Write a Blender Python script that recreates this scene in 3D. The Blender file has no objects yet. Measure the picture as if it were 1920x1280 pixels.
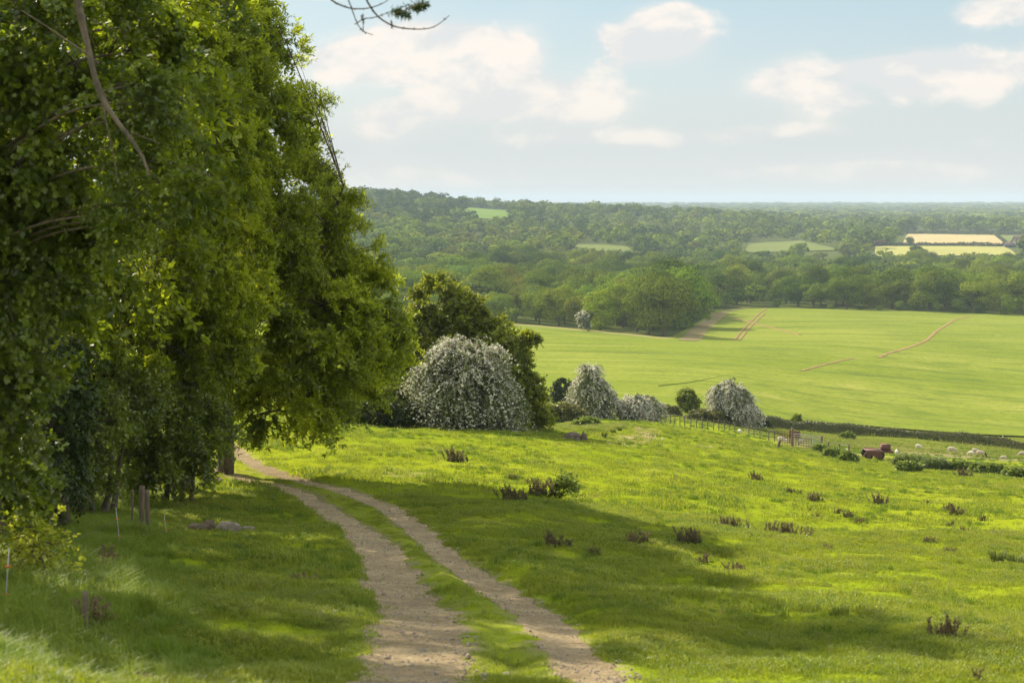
import bpy, math, random
import numpy as np
from math import radians, sin, cos, pi, atan, atan2, log, exp, sqrt

rng = np.random.default_rng(7)
random.seed(7)
SC = bpy.context.scene
COL = SC.collection
F = 2667.0
HY = 372.0                      # true horizon row of the photograph
PITCH = atan((640 - HY) / F)
CP, SP = cos(PITCH), sin(PITCH)
SUN_EL = radians(34.0)
SUN_AZ = radians(-36.0)         # from +Y, negative = left; the sun stands ahead and to the left, above the picture
SUN = np.array([sin(SUN_AZ) * cos(SUN_EL), cos(SUN_AZ) * cos(SUN_EL), sin(SUN_EL)])

# ------------------------------------------------------------------ camera maths
def ray(px, py):
    u = (px - 960) / F; v = (640 - py) / F
    return u / (v * SP + CP), (v * CP - SP) / (v * SP + CP)      # x/Y, z/Y
def P(px, py, Y):
    a, b = ray(px, py)
    return np.array([a * Y, Y, b * Y])
def rz(py):
    return ray(960, py)[1]

# ------------------------------------------------------------------ noise
def _h(ix, iy, s):
    n = (ix.astype(np.int64) * 374761393 + iy.astype(np.int64) * 668265263 + s * 974711) & 0xffffffff
    n = ((n ^ (n >> 13)) * 1274126177) & 0xffffffff
    return ((n ^ (n >> 16)) & 0xffff) / 65535.0
def vn(x, y, s=0):
    x = np.asarray(x, float); y = np.asarray(y, float)
    ix = np.floor(x); iy = np.floor(y); fx = x - ix; fy = y - iy
    fx = fx * fx * (3 - 2 * fx); fy = fy * fy * (3 - 2 * fy)
    a = _h(ix, iy, s); b = _h(ix + 1, iy, s); c = _h(ix, iy + 1, s); d = _h(ix + 1, iy + 1, s)
    return (a + (b - a) * fx) * (1 - fy) + (c + (d - c) * fx) * fy - 0.5
def fbm(x, y, s=0, o=3):
    t = 0; a = 1
    for k in range(o):
        t = t + a * vn(x * 2 ** k, y * 2 ** k, s + k); a *= .5
    return t

# ------------------------------------------------------------------ terrain
def near(pairs):                # (row in the picture, forward distance) -> (distance, height)
    return [(Y, rz(py) * Y) for py, Y in pairs]
COLS = [
 (0,    near([(1280,9.5),(1100,16),(1000,27),(955,38)]) + [(60,-11),(100,-15),(200,-25),(400,-40),(700,-48),(1000,-45),(1400,-25),(2000,5),(3000,-20),(8000,-30),(14000,-40)]),
 (300,  near([(1280,10.5),(1150,17),(1000,30),(960,38),(900,50),(860,61)]) + [(80,-11.8),(110,-15),(200,-26),(400,-40),(700,-48),(1000,-46),(1400,-28),(2000,3),(3000,-20),(8000,-30),(14000,-40)]),
 (600,  near([(1280,11),(1150,18),(1000,32),(940,43),(900,50),(860,58),(830,66),(790,79)]) + [(110,-17.5),(160,-24),(240,-31),(480,-42),(700,-50),(1000,-48),(1300,-38),(1600,-12),(2000,6),(2600,-5),(4000,-40),(9000,-38),(14000,-50)]),
 (780,  near([(1280,11),(1150,18.5),(1000,33),(940,44),(900,51.5),(875,58),(840,68),(800,81)]) + [(110,-18),(160,-24),(240,-31),(480,-42),(700,-50),(1000,-50),(1300,-40),(1700,-14),(2050,3),(2600,-10),(4000,-40),(9000,-38),(14000,-50)]),
 (880,  near([(1280,11.2),(1150,18.8),(1000,33.5),(940,44),(900,52.5),(872,60),(835,70),(803,82)]) + [(110,-18.2),(150,-23),(200,-27.6),(300,-34.3),(400,-38.3),(480,-42),(700,-50),(1000,-51.5),(1300,-46),(1700,-22),(2020,-16),(2600,-20),(4000,-42),(9000,-37),(14000,-50)]),
 (960,  near([(1280,11.5),(1150,19),(1000,34),(940,44),(900,53),(870,61),(830,73),(805,83)]) + [(110,-18.4),(150,-23.5),(200,-28),(300,-34.5),(400,-38.5),(480,-42),(700,-50),(1000,-52),(1300,-46),(1700,-24),(2000,-17),(2600,-22),(4000,-42),(9000,-37),(14000,-50)]),
 (1130, near([(1280,12),(1150,20),(1000,36),(940,47),(900,58),(870,66),(830,82),(805,96),(785,122)]) + [(165,-25),(215,-29.5),(300,-34.5),(380,-38.2),(450,-42.5),(520,-46),(700,-50),(1000,-53),(1110,-54),(1175,-39.6),(1300,-39.2),(1450,-44),(1700,-36),(2000,-22),(2600,-26),(4000,-44),(9000,-36),(14000,-50)]),
 (1300, near([(1280,12),(1150,21),(1000,38),(940,50),(900,62),(860,79),(830,98),(805,122),(793,142)]) + [(175,-26.5),(225,-30.3),(300,-34.8),(370,-37.8),(430,-43.3),(520,-46.3),(620,-48.3),(1000,-57),(1210,-60),(1330,-49.2),(1620,-49),(1750,-40),(1950,-25),(2300,-30),(3000,-42),(5000,-42),(9000,-35.5),(14000,-50)]),
 (1600, near([(1280,12.5),(1100,26),(1000,43),(940,58),(900,76),(870,105),(850,138),(830,168),(810,196)]) + [(250,-35.5),(350,-39),(450,-43),(560,-46),(620,-48.3),(1000,-58),(1190,-61),(1275,-49.4),(1400,-47.3),(1800,-46),(2150,-47),(2600,-46),(4000,-44),(9000,-35),(14000,-50)]),
 (1920, near([(1280,13),(1100,27),(1000,44),(940,62),(900,84),(870,130),(852,165),(835,196)]) + [(260,-38.5),(350,-42.5),(450,-45.3),(560,-46.5),(1000,-58),(1190,-61),(1275,-49.4),(1400,-47.3),(1800,-46),(2150,-47),(4000,-44),(9000,-34.5),(14000,-50)]),
]
LMIN, LMAX, NL = log(0.8), log(14000), 620
LG = np.linspace(LMIN, LMAX, NL)
AZG = np.radians(np.arange(-180, 180.01, 0.5)); NA = len(AZG)
def _col(pairs, az):
    pr = [(0.5, -1.75), (2, -1.78 - .14 * 2), (5, -1.75 - .165 * 5)] + list(pairs)
    ca = cos(az) if abs(az) < 1 else 1
    L = np.array([log(y / ca) for y, z in pr]); Z = np.array([z for y, z in pr])
    z = np.interp(LG, L, Z)
    k = np.exp(-np.linspace(-3, 3, 19) ** 2 / 2); k /= k.sum()
    return np.convolve(np.pad(z, 9, mode='edge'), k, 'valid')
_c = [(-pi, _col([(10,-.6),(60,6),(100,11),(300,20),(2000,10),(14000,-30)], -pi)),
      (radians(-110), _col([(10,-1.2),(60,4),(100,8),(300,15),(2000,5),(14000,-30)], -2)),
      (radians(-60), _col([(10,-2.2),(40,-3.2),(100,-3),(300,-5),(1000,-10),(2000,5),(14000,-30)], -1.05)),
      (radians(-35), _col([(10,-3.),(30,-6),(60,-9),(100,-12),(400,-35),(1000,-40),(2000,0),(14000,-30)], -.6))]
for px, pr in COLS:
    az = atan((px - 960) / F); _c.append((az, _col(pr, az)))
_c += [(radians(35), _col([(10,-3.9),(40,-10),(60,-13.5),(100,-20.5),(200,-35),(450,-46),(1000,-53),(2000,-51),(14000,-50)], .6)),
       (radians(70), _col([(10,-3.2),(40,-8),(100,-16),(200,-28),(450,-42),(1000,-50),(14000,-50)], 1.2)),
       (radians(120), _col([(10,-1.6),(60,1),(100,2),(300,2),(2000,-10),(14000,-30)], 2)),
       (pi, _c[0][1])]
_ca = np.array([a for a, _ in _c]); _cz = np.array([z for _, z in _c])
ZT = np.array([np.interp(AZG, _ca, _cz[:, j]) for j in range(NL)]).T       # (NA, NL)
k = np.exp(-(np.arange(-8, 9) * .5 / 1.5) ** 2 / 2); k /= k.sum()
ZT = np.array([np.convolve(np.pad(ZT[:, j], 8, mode='wrap'), k, 'valid') for j in range(NL)]).T

def H0(x, y):
    x = np.asarray(x, float); y = np.asarray(y, float)
    r = np.clip(np.hypot(x, y), .81, 13990); az = np.arctan2(x, y)
    a = np.clip((az + pi) / (2 * pi) * (NA - 1), 0, NA - 1.001); l = (np.log(r) - LMIN) / (LMAX - LMIN) * (NL - 1)
    ia = a.astype(int); il = np.clip(l.astype(int), 0, NL - 2); fa = a - ia; fl = l - il
    return (ZT[ia, il] * (1 - fa) + ZT[ia + 1, il] * fa) * (1 - fl) + (ZT[ia, il + 1] * (1 - fa) + ZT[ia + 1, il + 1] * fa) * fl
def G0(px, py, lo=6, hi=2600, f=H0):
    a, b = ray(px, py)
    Y = np.exp(np.linspace(log(lo), log(hi), 4000))
    d = f(a * Y, Y) - b * Y
    i = np.argmax(d > 0) if (d > 0).any() else len(Y) - 1
    if i > 0:
        t = d[i - 1] / (d[i - 1] - d[i]); y = Y[i - 1] + (Y[i] - Y[i - 1]) * t
    else: y = Y[0]
    return np.array([a * y, y, float(f(np.array(a * y), np.array(y)))])

RUTL = [(760,1420,260),(770,1276,288),(790,1207,215),(775,1146,140),(743,1105,105),(726,1060,95),(700,1020,78),(662,987,58),(615,955,46),(570,927,40),(522,910,38),(473,900,34),(425,886,28),(380,876,24)]
RUTR = [(1290,1420,180),(1140,1276,140),(1062,1200,100),(990,1140,80),(900,1085,62),(827,1036,52),(778,987,50),(737,955,46),(684,931,44),(627,914,42),(571,901,40),(510,884,36),(473,866,32),(441,842,28),(415,822,24)]
def dense(p, n):
    p = np.array(p, float)
    s = np.concatenate([[0], np.cumsum(np.linalg.norm(np.diff(p[:, :2], axis=0), axis=1))])
    t = np.linspace(0, s[-1], n)
    q = np.array([np.interp(t, s, p[:, k]) for k in range(p.shape[1])]).T
    for _ in range(max(2, n // 40)):
        q[1:-1] = (q[:-2] + 2 * q[1:-1] + q[2:]) / 4
    return q
def world_line(pix, n=90):
    w = []
    for px, py, wd in pix:
        g = G0(px, py, 4); w.append((g[0], g[1], wd / F * g[1] * .5))
    return dense(w, n)
WL, WR = world_line(RUTL), world_line(RUTR)
for q in (WL, WR):
    q[:, 2] = np.clip(q[:, 2], .22, .55)
LOOPA = world_line([(1172,795,14),(1188,799,16),(1202,806,18),(1196,817,22),(1165,827,26),(1140,829,20)], 40)
LOOPB = world_line([(1196,797,14),(1215,801,16),(1227,811,20),(1212,823,26),(1190,829,26)], 40)
LOOPC = world_line([(1140,830,16),(1200,830,18),(1280,831,18),(1350,835,22),(1420,838,24),(1470,840,24)], 60)
for q in (LOOPA, LOOPB, LOOPC): q[:, 2] = .42
LOOPC[:, 2] = .5
def dline(x, y, q):
    best = np.full(x.shape, 99.); w = np.zeros(x.shape)
    for i in range(len(q) - 1):
        ax, ay, aw = q[i]; bx, by, bw = q[i + 1]
        dx, dy = bx - ax, by - ay
        t = np.clip(((x - ax) * dx + (y - ay) * dy) / (dx * dx + dy * dy + 1e-9), 0, 1)
        d = np.hypot(x - ax - t * dx, y - ay - t * dy)
        m = d < best; best = np.where(m, d, best); w = np.where(m, aw + (bw - aw) * t, w)
    return best, w
def rutmask(x, y):
    """signed edge distance of the bare wheel ruts (negative inside)"""
    x = np.asarray(x, float); y = np.asarray(y, float)
    out = np.full(x.shape, 9.)
    m = (y < 90) & (y > 3) & (x > -32) & (x < 9)
    if m.any():
        for q in (WL, WR):
            d, w = dline(x[m], y[m], q); out[m] = np.minimum(out[m], d - w)
    return out
def centremask(x, y):
    x = np.asarray(x, float); y = np.asarray(y, float)
    out = np.full(x.shape, 9.)
    m = (y < 90) & (y > 3) & (x > -32) & (x < 9)
    if m.any():
        dl, _ = dline(x[m], y[m], WL); dr, _ = dline(x[m], y[m], WR)
        out[m] = dl + dr
    return out
def H(x, y, rut=None):
    x = np.asarray(x, float); y = np.asarray(y, float)
    r = np.hypot(x, y)
    z = H0(x, y)
    fn = np.clip(1 - (r - 90) / 80, 0, 1)
    if rut is None: rut = rutmask(x, y)
    flat = np.clip(rut / .5, .12, 1)
    z = z + fn * flat * (fbm(x / 7, y / 7, 3, 2) * .30 + fbm(x / 1.7, y / 1.7, 9, 2) * .16) * np.clip(r / 8, 0, 1)
    z = z + fn * vn(x / .55, y / .55, 21) * .07 * np.clip(rut / .4, .3, 1)
    z = z - .055 * np.clip(1 - (rut + .12) / .3, 0, 1)
    far = np.clip((r - 170) / 200, 0, 1)
    z = z + far * fbm(x / 130, y / 130, 5, 2) * 1.6 * np.clip((r - 170) / 900 + .3, 0, 1)
    return z
def G(px, py, lo=6, hi=2600): return G0(px, py, lo, hi, H)

# ------------------------------------------------------------------ mesh helpers
class MB:
    def __init__(s): s.v = []; s.f = []; s.m = []; s.r = []; s.n = 0
    def add(s, V, Q, mat=0, rnd=None):
        V = np.asarray(V, float).reshape(-1, 3); Q = np.asarray(Q, int).reshape(-1, 4)
        s.v.append(V); s.f.append(Q + s.n); s.n += len(V)
        s.m.append(np.full(len(Q), mat) if np.isscalar(mat) else np.asarray(mat))
        s.r.append(rng.random(len(Q)) if rnd is None else np.broadcast_to(np.asarray(rnd, float), (len(Q),)))
    def quads(s, V, mat=0, rnd=None):
        V = np.asarray(V, float); n = len(V)
        s.add(V.reshape(-1, 3), np.arange(n * 4).reshape(n, 4), mat, rnd)
    def box(s, c, d, rot=None, mat=0, taper=1.0):
        x, y, z = np.array(d) / 2
        v = np.array([[-x,-y,-z],[x,-y,-z],[x,y,-z],[-x,y,-z],[-x*taper,-y*taper,z],[x*taper,-y*taper,z],[x*taper,y*taper,z],[-x*taper,y*taper,z]])
        if rot is not None: v = v @ np.array(rot).T
        s.add(v + np.array(c), [[0,3,2,1],[4,5,6,7],[0,1,5,4],[1,2,6,5],[2,3,7,6],[3,0,4,7]], mat)
    def tubes(s, Pt, R, sides=5, mat=0, rnd=None, cap=False):
        Pt = np.asarray(Pt, float); R = np.asarray(R, float)
        if Pt.ndim == 2: Pt = Pt[None]; R = R[None]
        m, k, _ = Pt.shape
        T = np.gradient(Pt, axis=1); T /= np.linalg.norm(T, axis=2, keepdims=True) + 1e-9
        up = np.where(np.abs(T[..., 2:3]) > .9, np.array([1., 0, 0]), np.array([0, 0, 1.]))
        A = np.cross(T, up); A /= np.linalg.norm(A, axis=2, keepdims=True) + 1e-9
        B = np.cross(T, A)
        an = np.linspace(0, 2 * pi, sides, endpoint=False)
        V = Pt[:, :, None] + R[:, :, None, None] * (A[:, :, None] * np.cos(an)[:, None] + B[:, :, None] * np.sin(an)[:, None])
        i = np.arange(k - 1)[:, None] * sides; j = np.arange(sides)[None]
        q = np.stack([i + j, i + (j + 1) % sides, i + sides + (j + 1) % sides, i + sides + j], -1).reshape(-1, 4)
        Q = (np.arange(m)[:, None, None] * (k * sides) + q[None]).reshape(-1, 4)
        if rnd is not None: rnd = np.repeat(np.broadcast_to(rnd, (m,)), len(q))
        s.add(V.reshape(-1, 3), Q, mat, rnd)
        if cap and sides == 4 or cap and sides == 8 or cap and sides == 6:
            base = s.n - m * k * sides
            for a in range(m):
                for e in (0, k - 1):
                    o = a * k * sides + e * sides
                    fs = [[o, o+1, o+2, o+3]] if sides == 4 else ([[o,o+1,o+2,o+3],[o+3,o+4,o+5,o]] if sides == 6 else [[o,o+1,o+2,o+3],[o+3,o+4,o+7,o],[o+4,o+5,o+6,o+7]])
                    s.f.append(np.array(fs) + base); s.m.append(np.full(len(fs), mat)); s.r.append(np.full(len(fs), .5))
    def lathe(s, prof, sides=16, mat=0, c=(0,0,0), axis='z'):
        p = np.array(prof, float); an = np.linspace(0, 2 * pi, sides, endpoint=False)
        V = np.stack([p[:, 0:1] * np.cos(an), p[:, 0:1] * np.sin(an), np.repeat(p[:, 1:2], sides, 1)], -1).reshape(-1, 3)
        if axis == 'y': V = V[:, [0, 2, 1]]
        if axis == 'x': V = V[:, [2, 0, 1]]
        k = len(p); i = np.arange(k - 1)[:, None] * sides; j = np.arange(sides)[None]
        q = np.stack([i + j, i + (j + 1) % sides, i + sides + (j + 1) % sides, i + sides + j], -1).reshape(-1, 4)
        s.add(V + np.array(c), q, mat)
    def build(s, name, mats, parent=None, smooth=False, origin=None):
        V = np.concatenate(s.v); Q = np.concatenate(s.f); M = np.concatenate(s.m); R = np.concatenate(s.r)
        if origin is not None: V = V - np.array(origin)
        me = bpy.data.meshes.new(name)
        me.vertices.add(len(V)); me.vertices.foreach_set('co', V.astype(np.float32).ravel())
        me.loops.add(len(Q) * 4); me.loops.foreach_set('vertex_index', Q.astype(np.int32).ravel())
        me.polygons.add(len(Q)); me.polygons.foreach_set('loop_start', (np.arange(len(Q)) * 4).astype(np.int32))
        me.polygons.foreach_set('material_index', M.astype(np.int32))
        if smooth: me.polygons.foreach_set('use_smooth', np.ones(len(Q), bool))
        at = me.attributes.new('rnd', 'FLOAT', 'FACE'); at.data.foreach_set('value', R.astype(np.float32))
        for m in (mats if isinstance(mats, (list, tuple)) else [mats]): me.materials.append(m)
        me.update(calc_edges=True)
        o = bpy.data.objects.new(name, me); COL.objects.link(o)
        if parent is not None: o.parent = parent
        if origin is not None and parent is None: o.location = origin
        return o
def tag(o, label=None, cat=None, group=None, kind=None):
    if label: o['label'] = label
    if cat: o['category'] = cat
    if group: o['group'] = group
    if kind: o['kind'] = kind
    return o
def empty(name, loc=(0, 0, 0), rz_=0, label=None, cat=None, group=None):
    o = bpy.data.objects.new(name, None); COL.objects.link(o); o.location = loc; o.rotation_euler = (0, 0, rz_)
    o.empty_display_size = .3
    return tag(o, label, cat, group)
def nrm(a): return a / (np.linalg.norm(a, axis=-1, keepdims=True) + 1e-9)
def rdir(n): return nrm(rng.normal(size=(n, 3)))
def leafq(c, d, nn, L, W):
    """diamond leaves: start c, direction d, normal hint nn"""
    sd = nrm(np.cross(d, nn)); L = np.asarray(L)[..., None]; W = np.asarray(W)[..., None]
    return np.stack([c, c + d * L * .5 + sd * W, c + d * L, c + d * L * .5 - sd * W], 1)
def rotz(a): return np.array([[cos(a), -sin(a), 0], [sin(a), cos(a), 0], [0, 0, 1]])
def roty(a): return np.array([[cos(a), 0, sin(a)], [0, 1, 0], [-sin(a), 0, cos(a)]])
def rotx(a): return np.array([[1, 0, 0], [0, cos(a), -sin(a)], [0, sin(a), cos(a)]])

# ------------------------------------------------------------------ materials
class NT:
    def __init__(s, tree): s.t = tree; s.n = tree.nodes; s.l = tree.links
    def node(s, ty, **kw):
        n = s.n.new(ty)
        ins = kw.pop('ins', {})
        for k_, v in kw.items(): setattr(n, k_, v)
        for k_, v in ins.items(): s.put(n.inputs[k_], v)
        return n
    def put(s, sock, v):
        if hasattr(v, 'is_linked') or hasattr(v, 'links'): s.l.new(v, sock)
        else: sock.default_value = v
    def math(s, op, a, b=0.0, c=None, clamp=False):
        n = s.n.new('ShaderNodeMath'); n.operation = op; n.use_clamp = clamp
        s.put(n.inputs[0], a); s.put(n.inputs[1], b)
        if c is not None: s.put(n.inputs[2], c)
        return n.outputs[0]
    def mix(s, f, a, b, mode='MIX'):
        n = s.n.new('ShaderNodeMix'); n.data_type = 'RGBA'; n.blend_type = mode
        s.put(n.inputs[0], f); s.put(n.inputs[6], a if not isinstance(a, tuple) else (*a, 1)); s.put(n.inputs[7], b if not isinstance(b, tuple) else (*b, 1))
        return n.outputs[2]
    def noise(s, vec, scale, detail=3, rough=.6, dist=0):
        n = s.n.new('ShaderNodeTexNoise'); s.l.new(vec, n.inputs['Vector'])
        n.inputs['Scale'].default_value = scale; n.inputs['Detail'].default_value = detail
        n.inputs['Roughness'].default_value = rough; n.inputs['Distortion'].default_value = dist
        return n.outputs['Fac']
    def ss(s, x, a, b, c=0.0, d=1.0):
        n = s.n.new('ShaderNodeMapRange'); n.interpolation_type = 'SMOOTHSTEP'
        s.put(n.inputs[0], x); n.inputs[1].default_value = a; n.inputs[2].default_value = b; n.inputs[3].default_value = c; n.inputs[4].default_value = d
        return n.outputs[0]
def newmat(name):
    m = bpy.data.materials.new(name); m.use_nodes = True
    t = NT(m.node_tree); t.n.clear(); t.out = t.node('ShaderNodeOutputMaterial')
    return m, t
def pos(t): return t.node('ShaderNodeNewGeometry').outputs['Position']
def mapping(t, vec, sc=(1,1,1), rot=(0,0,0)):
    return t.node('ShaderNodeMapping', ins={'Vector': vec, 'Scale': sc, 'Rotation': rot}).outputs[0]
def attr(t, nm='rnd'): return t.node('ShaderNodeAttribute', attribute_name=nm).outputs['Fac']

def leafmat(name, c1, c2, trans=.4, tcol=None, gloss=.04, objcol=False, patch=.0, grough=.45):
    m, t = newmat(name)
    c = t.mix(attr(t), c1, c2)
    if patch:
        nz = t.noise(pos(t), patch, 2)
        c = t.mix(t.ss(nz, .35, .65, .75, 1.25), (0, 0, 0), c)
    tc = t.mix(attr(t), tcol or tuple(min(1, x * 1.3) for x in c1), tcol or tuple(min(1, x * 1.5) for x in c2))
    if objcol:
        oc = t.node('ShaderNodeObjectInfo').outputs['Color']
        c = t.mix(1.0, c, oc, 'MULTIPLY'); tc = t.mix(1.0, tc, oc, 'MULTIPLY')
    d = t.node('ShaderNodeBsdfDiffuse', ins={'Color': c}).outputs[0]
    tr = t.node('ShaderNodeBsdfTranslucent', ins={'Color': tc}).outputs[0]
    mx = t.node('ShaderNodeMixShader', ins={0: trans, 1: d, 2: tr}).outputs[0]
    if gloss:
        g = t.node('ShaderNodeBsdfGlossy', ins={'Color': (1, 1, 1, 1), 'Roughness': grough}).outputs[0]
        mx = t.node('ShaderNodeMixShader', ins={0: gloss, 1: mx, 2: g}).outputs[0]
    t.l.new(mx, t.out.inputs[0]); return m
def solid(name, c1, c2=None, rough=.8, scale=8, bump=0., metal=0., stretch=(1,1,1)):
    m, t = newmat(name)
    co = t.node('ShaderNodeTexCoord').outputs['Object']
    nz = t.noise(mapping(t, co, stretch), scale, 5, .65)
    c = t.mix(t.ss(nz, .3, .7), c1, c2 or tuple(x * .6 for x in c1))
    b = t.node('ShaderNodeBsdfPrincipled', ins={'Base Color': c, 'Roughness': rough, 'Metallic': metal})
    if bump:
        bp = t.node('ShaderNodeBump', ins={'Height': nz, 'Strength': bump, 'Distance': .05}).outputs[0]
        t.l.new(bp, b.inputs['Normal'])
    t.l.new(b.outputs[0], t.out.inputs[0]); return m

M = {}
M['bark'] = solid('bark', (.16,.12,.085), (.06,.045,.03), .9, 9, .6, stretch=(1,1,.25))
M['bark_pale'] = solid('bark_pale', (.30,.26,.20), (.12,.10,.07), .9, 9, .5, stretch=(1,1,.25))
M['twig'] = solid('twig', (.13,.09,.06), (.07,.05,.035), .85, 5)
M['ash'] = leafmat('ash_leaf', (.070,.115,.005), (.430,.480,.012), .52, None, .03, patch=.7)
M['ash_new'] = leafmat('ash_leaf_young', (.36,.40,.02), (.50,.52,.03), .55, None, .03)
M['maple'] = leafmat('maple_leaf', (.035,.065,.005), (.240,.300,.012), .50, None, .04, patch=.6)
M['ivy'] = leafmat('ivy_leaf', (.022,.045,.006), (.065,.10,.010), .25, None, .03)
M['hazel'] = leafmat('hazel_leaf', (.06,.10,.006), (.27,.32,.015), .48, None, .05, patch=.8)
M['oak'] = leafmat('oak_leaf', (.07,.095,.005), (.33,.36,.014), .42, None, .04, patch=.5)
M['elder'] = leafmat('elder_leaf', (.15,.19,.014), (.24,.27,.02), .4, None, .04)
M['scrub'] = leafmat('scrub_leaf', (.10,.11,.03), (.20,.20,.06), .3, None, .03)
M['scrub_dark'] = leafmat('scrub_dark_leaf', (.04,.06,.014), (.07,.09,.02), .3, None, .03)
M['hedge'] = leafmat('hedge_leaf', (.08,.09,.025), (.15,.155,.045), .25, None, .03)
M['haw_leaf'] = leafmat('hawthorn_leaf', (.11,.14,.03), (.17,.20,.05), .4, None, .04)
M['blossom'] = leafmat('blossom', (.60,.58,.48), (.78,.75,.65), .35, (.65,.62,.50), .0)
M['wood'] = leafmat('woodland_leaf', (.078,.120,.014), (.180,.230,.028), .16, None, .0, objcol=True)
M['far_wood'] = None
M['grass'] = None
M['dock'] = leafmat('dead_dock', (.095,.080,.042), (.25,.20,.11), .3, None, 0)
M['dock_leaf'] = leafmat('dock_leaf', (.06,.09,.015), (.10,.13,.02), .35, None, .03)
M['rush'] = leafmat('rush_blade', (.11,.15,.03), (.20,.25,.06), .35, None, .03)
M['nettle'] = leafmat('nettle_leaf', (.12,.17,.02), (.22,.27,.045), .35, None, .03)
M['bramble'] = leafmat('bramble_leaf', (.34,.38,.02), (.52,.52,.05), .45, None, .03)
M['dry'] = leafmat('dry_stalk', (.28,.20,.12), (.18,.12,.08), .2, None, 0)
M['post'] = solid('weathered_wood', (.20,.15,.10), (.09,.065,.045), .9, 14, .4, stretch=(1,1,.15))
M['post_old'] = solid('old_post_wood', (.20,.15,.11), (.10,.07,.05), .9, 14, .4, stretch=(1,1,.15))
M['galv'] = solid('galvanised_steel', (.52,.52,.50), (.38,.38,.37), .5, 20, 0, .6)
M['wire'] = solid('fence_wire', (.25,.25,.24), (.2,.2,.19), .5, 20, 0, .5)
M['rust'] = solid('rusty_steel', (.20,.075,.045), (.12,.05,.035), .85, 7, .2)
M['redrust'] = solid('faded_red_paint', (.15,.055,.04), (.09,.04,.03), .75, 3, .2)
M['rubber'] = solid('old_rubber', (.035,.032,.03), (.02,.02,.02), .9, 6)
M['white'] = solid('white_plastic', (.6,.6,.58), (.5,.5,.48), .5, 20)
M['orange'] = solid('orange_insulator', (.75,.22,.03), (.6,.16,.02), .5, 10)
M['stone'] = solid('stone', (.30,.25,.19), (.15,.12,.09), .95, 6, .8)
M['gravel'] = solid('gravel', (.40,.33,.24), (.22,.17,.12), .95, 30)
M['wreck'] = solid('wreck_metal', (.15,.105,.075), (.05,.035,.025), .85, 3, .5)
M['wreck_pale'] = solid('wreck_pale_panel', (.26,.21,.165), (.12,.09,.08), .85, 4, .4)
M['render'] = solid('white_render', (.72,.70,.66), (.6,.58,.55), .8, 2)
M['timber_black'] = solid('black_timber', (.04,.035,.03), (.03,.03,.03), .7, 2)
M['tile'] = solid('roof_tile', (.12,.075,.06), (.08,.055,.05), .8, 3)
M['redtile'] = solid('red_roof_tile', (.26,.10,.06), (.16,.07,.05), .8, 3)
M['glass'] = solid('window_glass', (.03,.035,.04), (.02,.02,.02), .15, 2)

def grassmat(name, c1, c2, c3, trans=.45):
    m, t = newmat(name); p = pos(t)
    a = attr(t)
    big = t.ss(t.noise(p, .35, 3), .35, .65); med = t.ss(t.noise(p, 2.2, 3), .42, .66)
    c = t.mix(big, c1, c2); c = t.mix(t.math('MULTIPLY', med, .75), c, c3)
    c = t.mix(t.ss(t.noise(p, .55, 4, .7), .54, .70, 0, .55), c, (.25,.235,.06))
    c = t.mix(t.math('MULTIPLY', a, .35), c, tuple(x * 1.5 for x in c2))
    d = t.node('ShaderNodeBsdfDiffuse', ins={'Color': c}).outputs[0]
    tc = t.mix(1.0, c, (1.25, 1.25, .8), 'MULTIPLY')
    tr = t.node('ShaderNodeBsdfTranslucent', ins={'Color': tc}).outputs[0]
    mx = t.node('ShaderNodeMixShader', ins={0: trans, 1: d, 2: tr}).outputs[0]
    g = t.node('ShaderNodeBsdfGlossy', ins={'Color': (1, 1, 1, 1), 'Roughness': .5}).outputs[0]
    mx = t.node('ShaderNodeMixShader', ins={0: .03, 1: mx, 2: g}).outputs[0]
    t.l.new(mx, t.out.inputs[0]); return m
M['grass'] = grassmat('pasture_grass', (.195,.250,.016), (.260,.285,.024), (.090,.155,.013))
M['long_grass'] = grassmat('verge_grass', (.15,.22,.012), (.20,.26,.020), (.11,.18,.012))
M['tussock'] = grassmat('tussock_grass', (.10,.17,.008), (.14,.20,.010), (.08,.14,.008))
M['straw'] = grassmat('seeding_grass', (.22,.24,.05), (.30,.29,.09), (.15,.19,.03))

def ground_material():
    m, t = newmat('ground_turf'); p = pos(t)
    big = t.ss(t.noise(p, .06, 4), .35, .65); med = t.ss(t.noise(p, .9, 4, .7), .35, .7)
    fine = t.noise(p, 9, 3, .7)
    c = t.mix(big, (.195,.255,.014), (.255,.295,.017))
    tu = t.ss(t.noise(p, .75, 5, .75), .52, .68)
    c = t.mix(t.math('MULTIPLY', tu, .6), c, (.10,.165,.008))
    c = t.mix(t.math('MULTIPLY', med, .3), c, (.19,.24,.009))
    c = t.mix(t.ss(fine, .45, .8, 0, .3), c, (.23,.25,.03))
    c = t.mix(t.ss(t.noise(p, .55, 4, .7), .54, .70, 0, .55), c, (.25,.235,.06))
    rough = attr(t, 'rough')
    c = t.mix(rough, c, t.mix(med, (.17,.19,.03), (.10,.14,.02)))
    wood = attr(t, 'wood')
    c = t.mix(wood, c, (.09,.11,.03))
    worn = attr(t, 'worn')
    wn = t.math('MULTIPLY', worn, t.ss(t.noise(p, 2.5, 5, .7), .38, .6))
    c = t.mix(wn, c, t.mix(fine, (.24,.19,.12), (.33,.27,.17)))
    hgt = t.math('ADD', t.noise(p, 1.6, 6, .7), t.math('MULTIPLY', t.noise(p, 14, 3), .3))
    bp = t.node('ShaderNodeBump', ins={'Height': hgt, 'Strength': .8, 'Distance': .16}).outputs[0]
    b = t.node('ShaderNodeBsdfDiffuse', ins={'Color': c, 'Normal': bp})
    t.l.new(b.outputs[0], t.out.inputs[0]); return m
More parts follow.
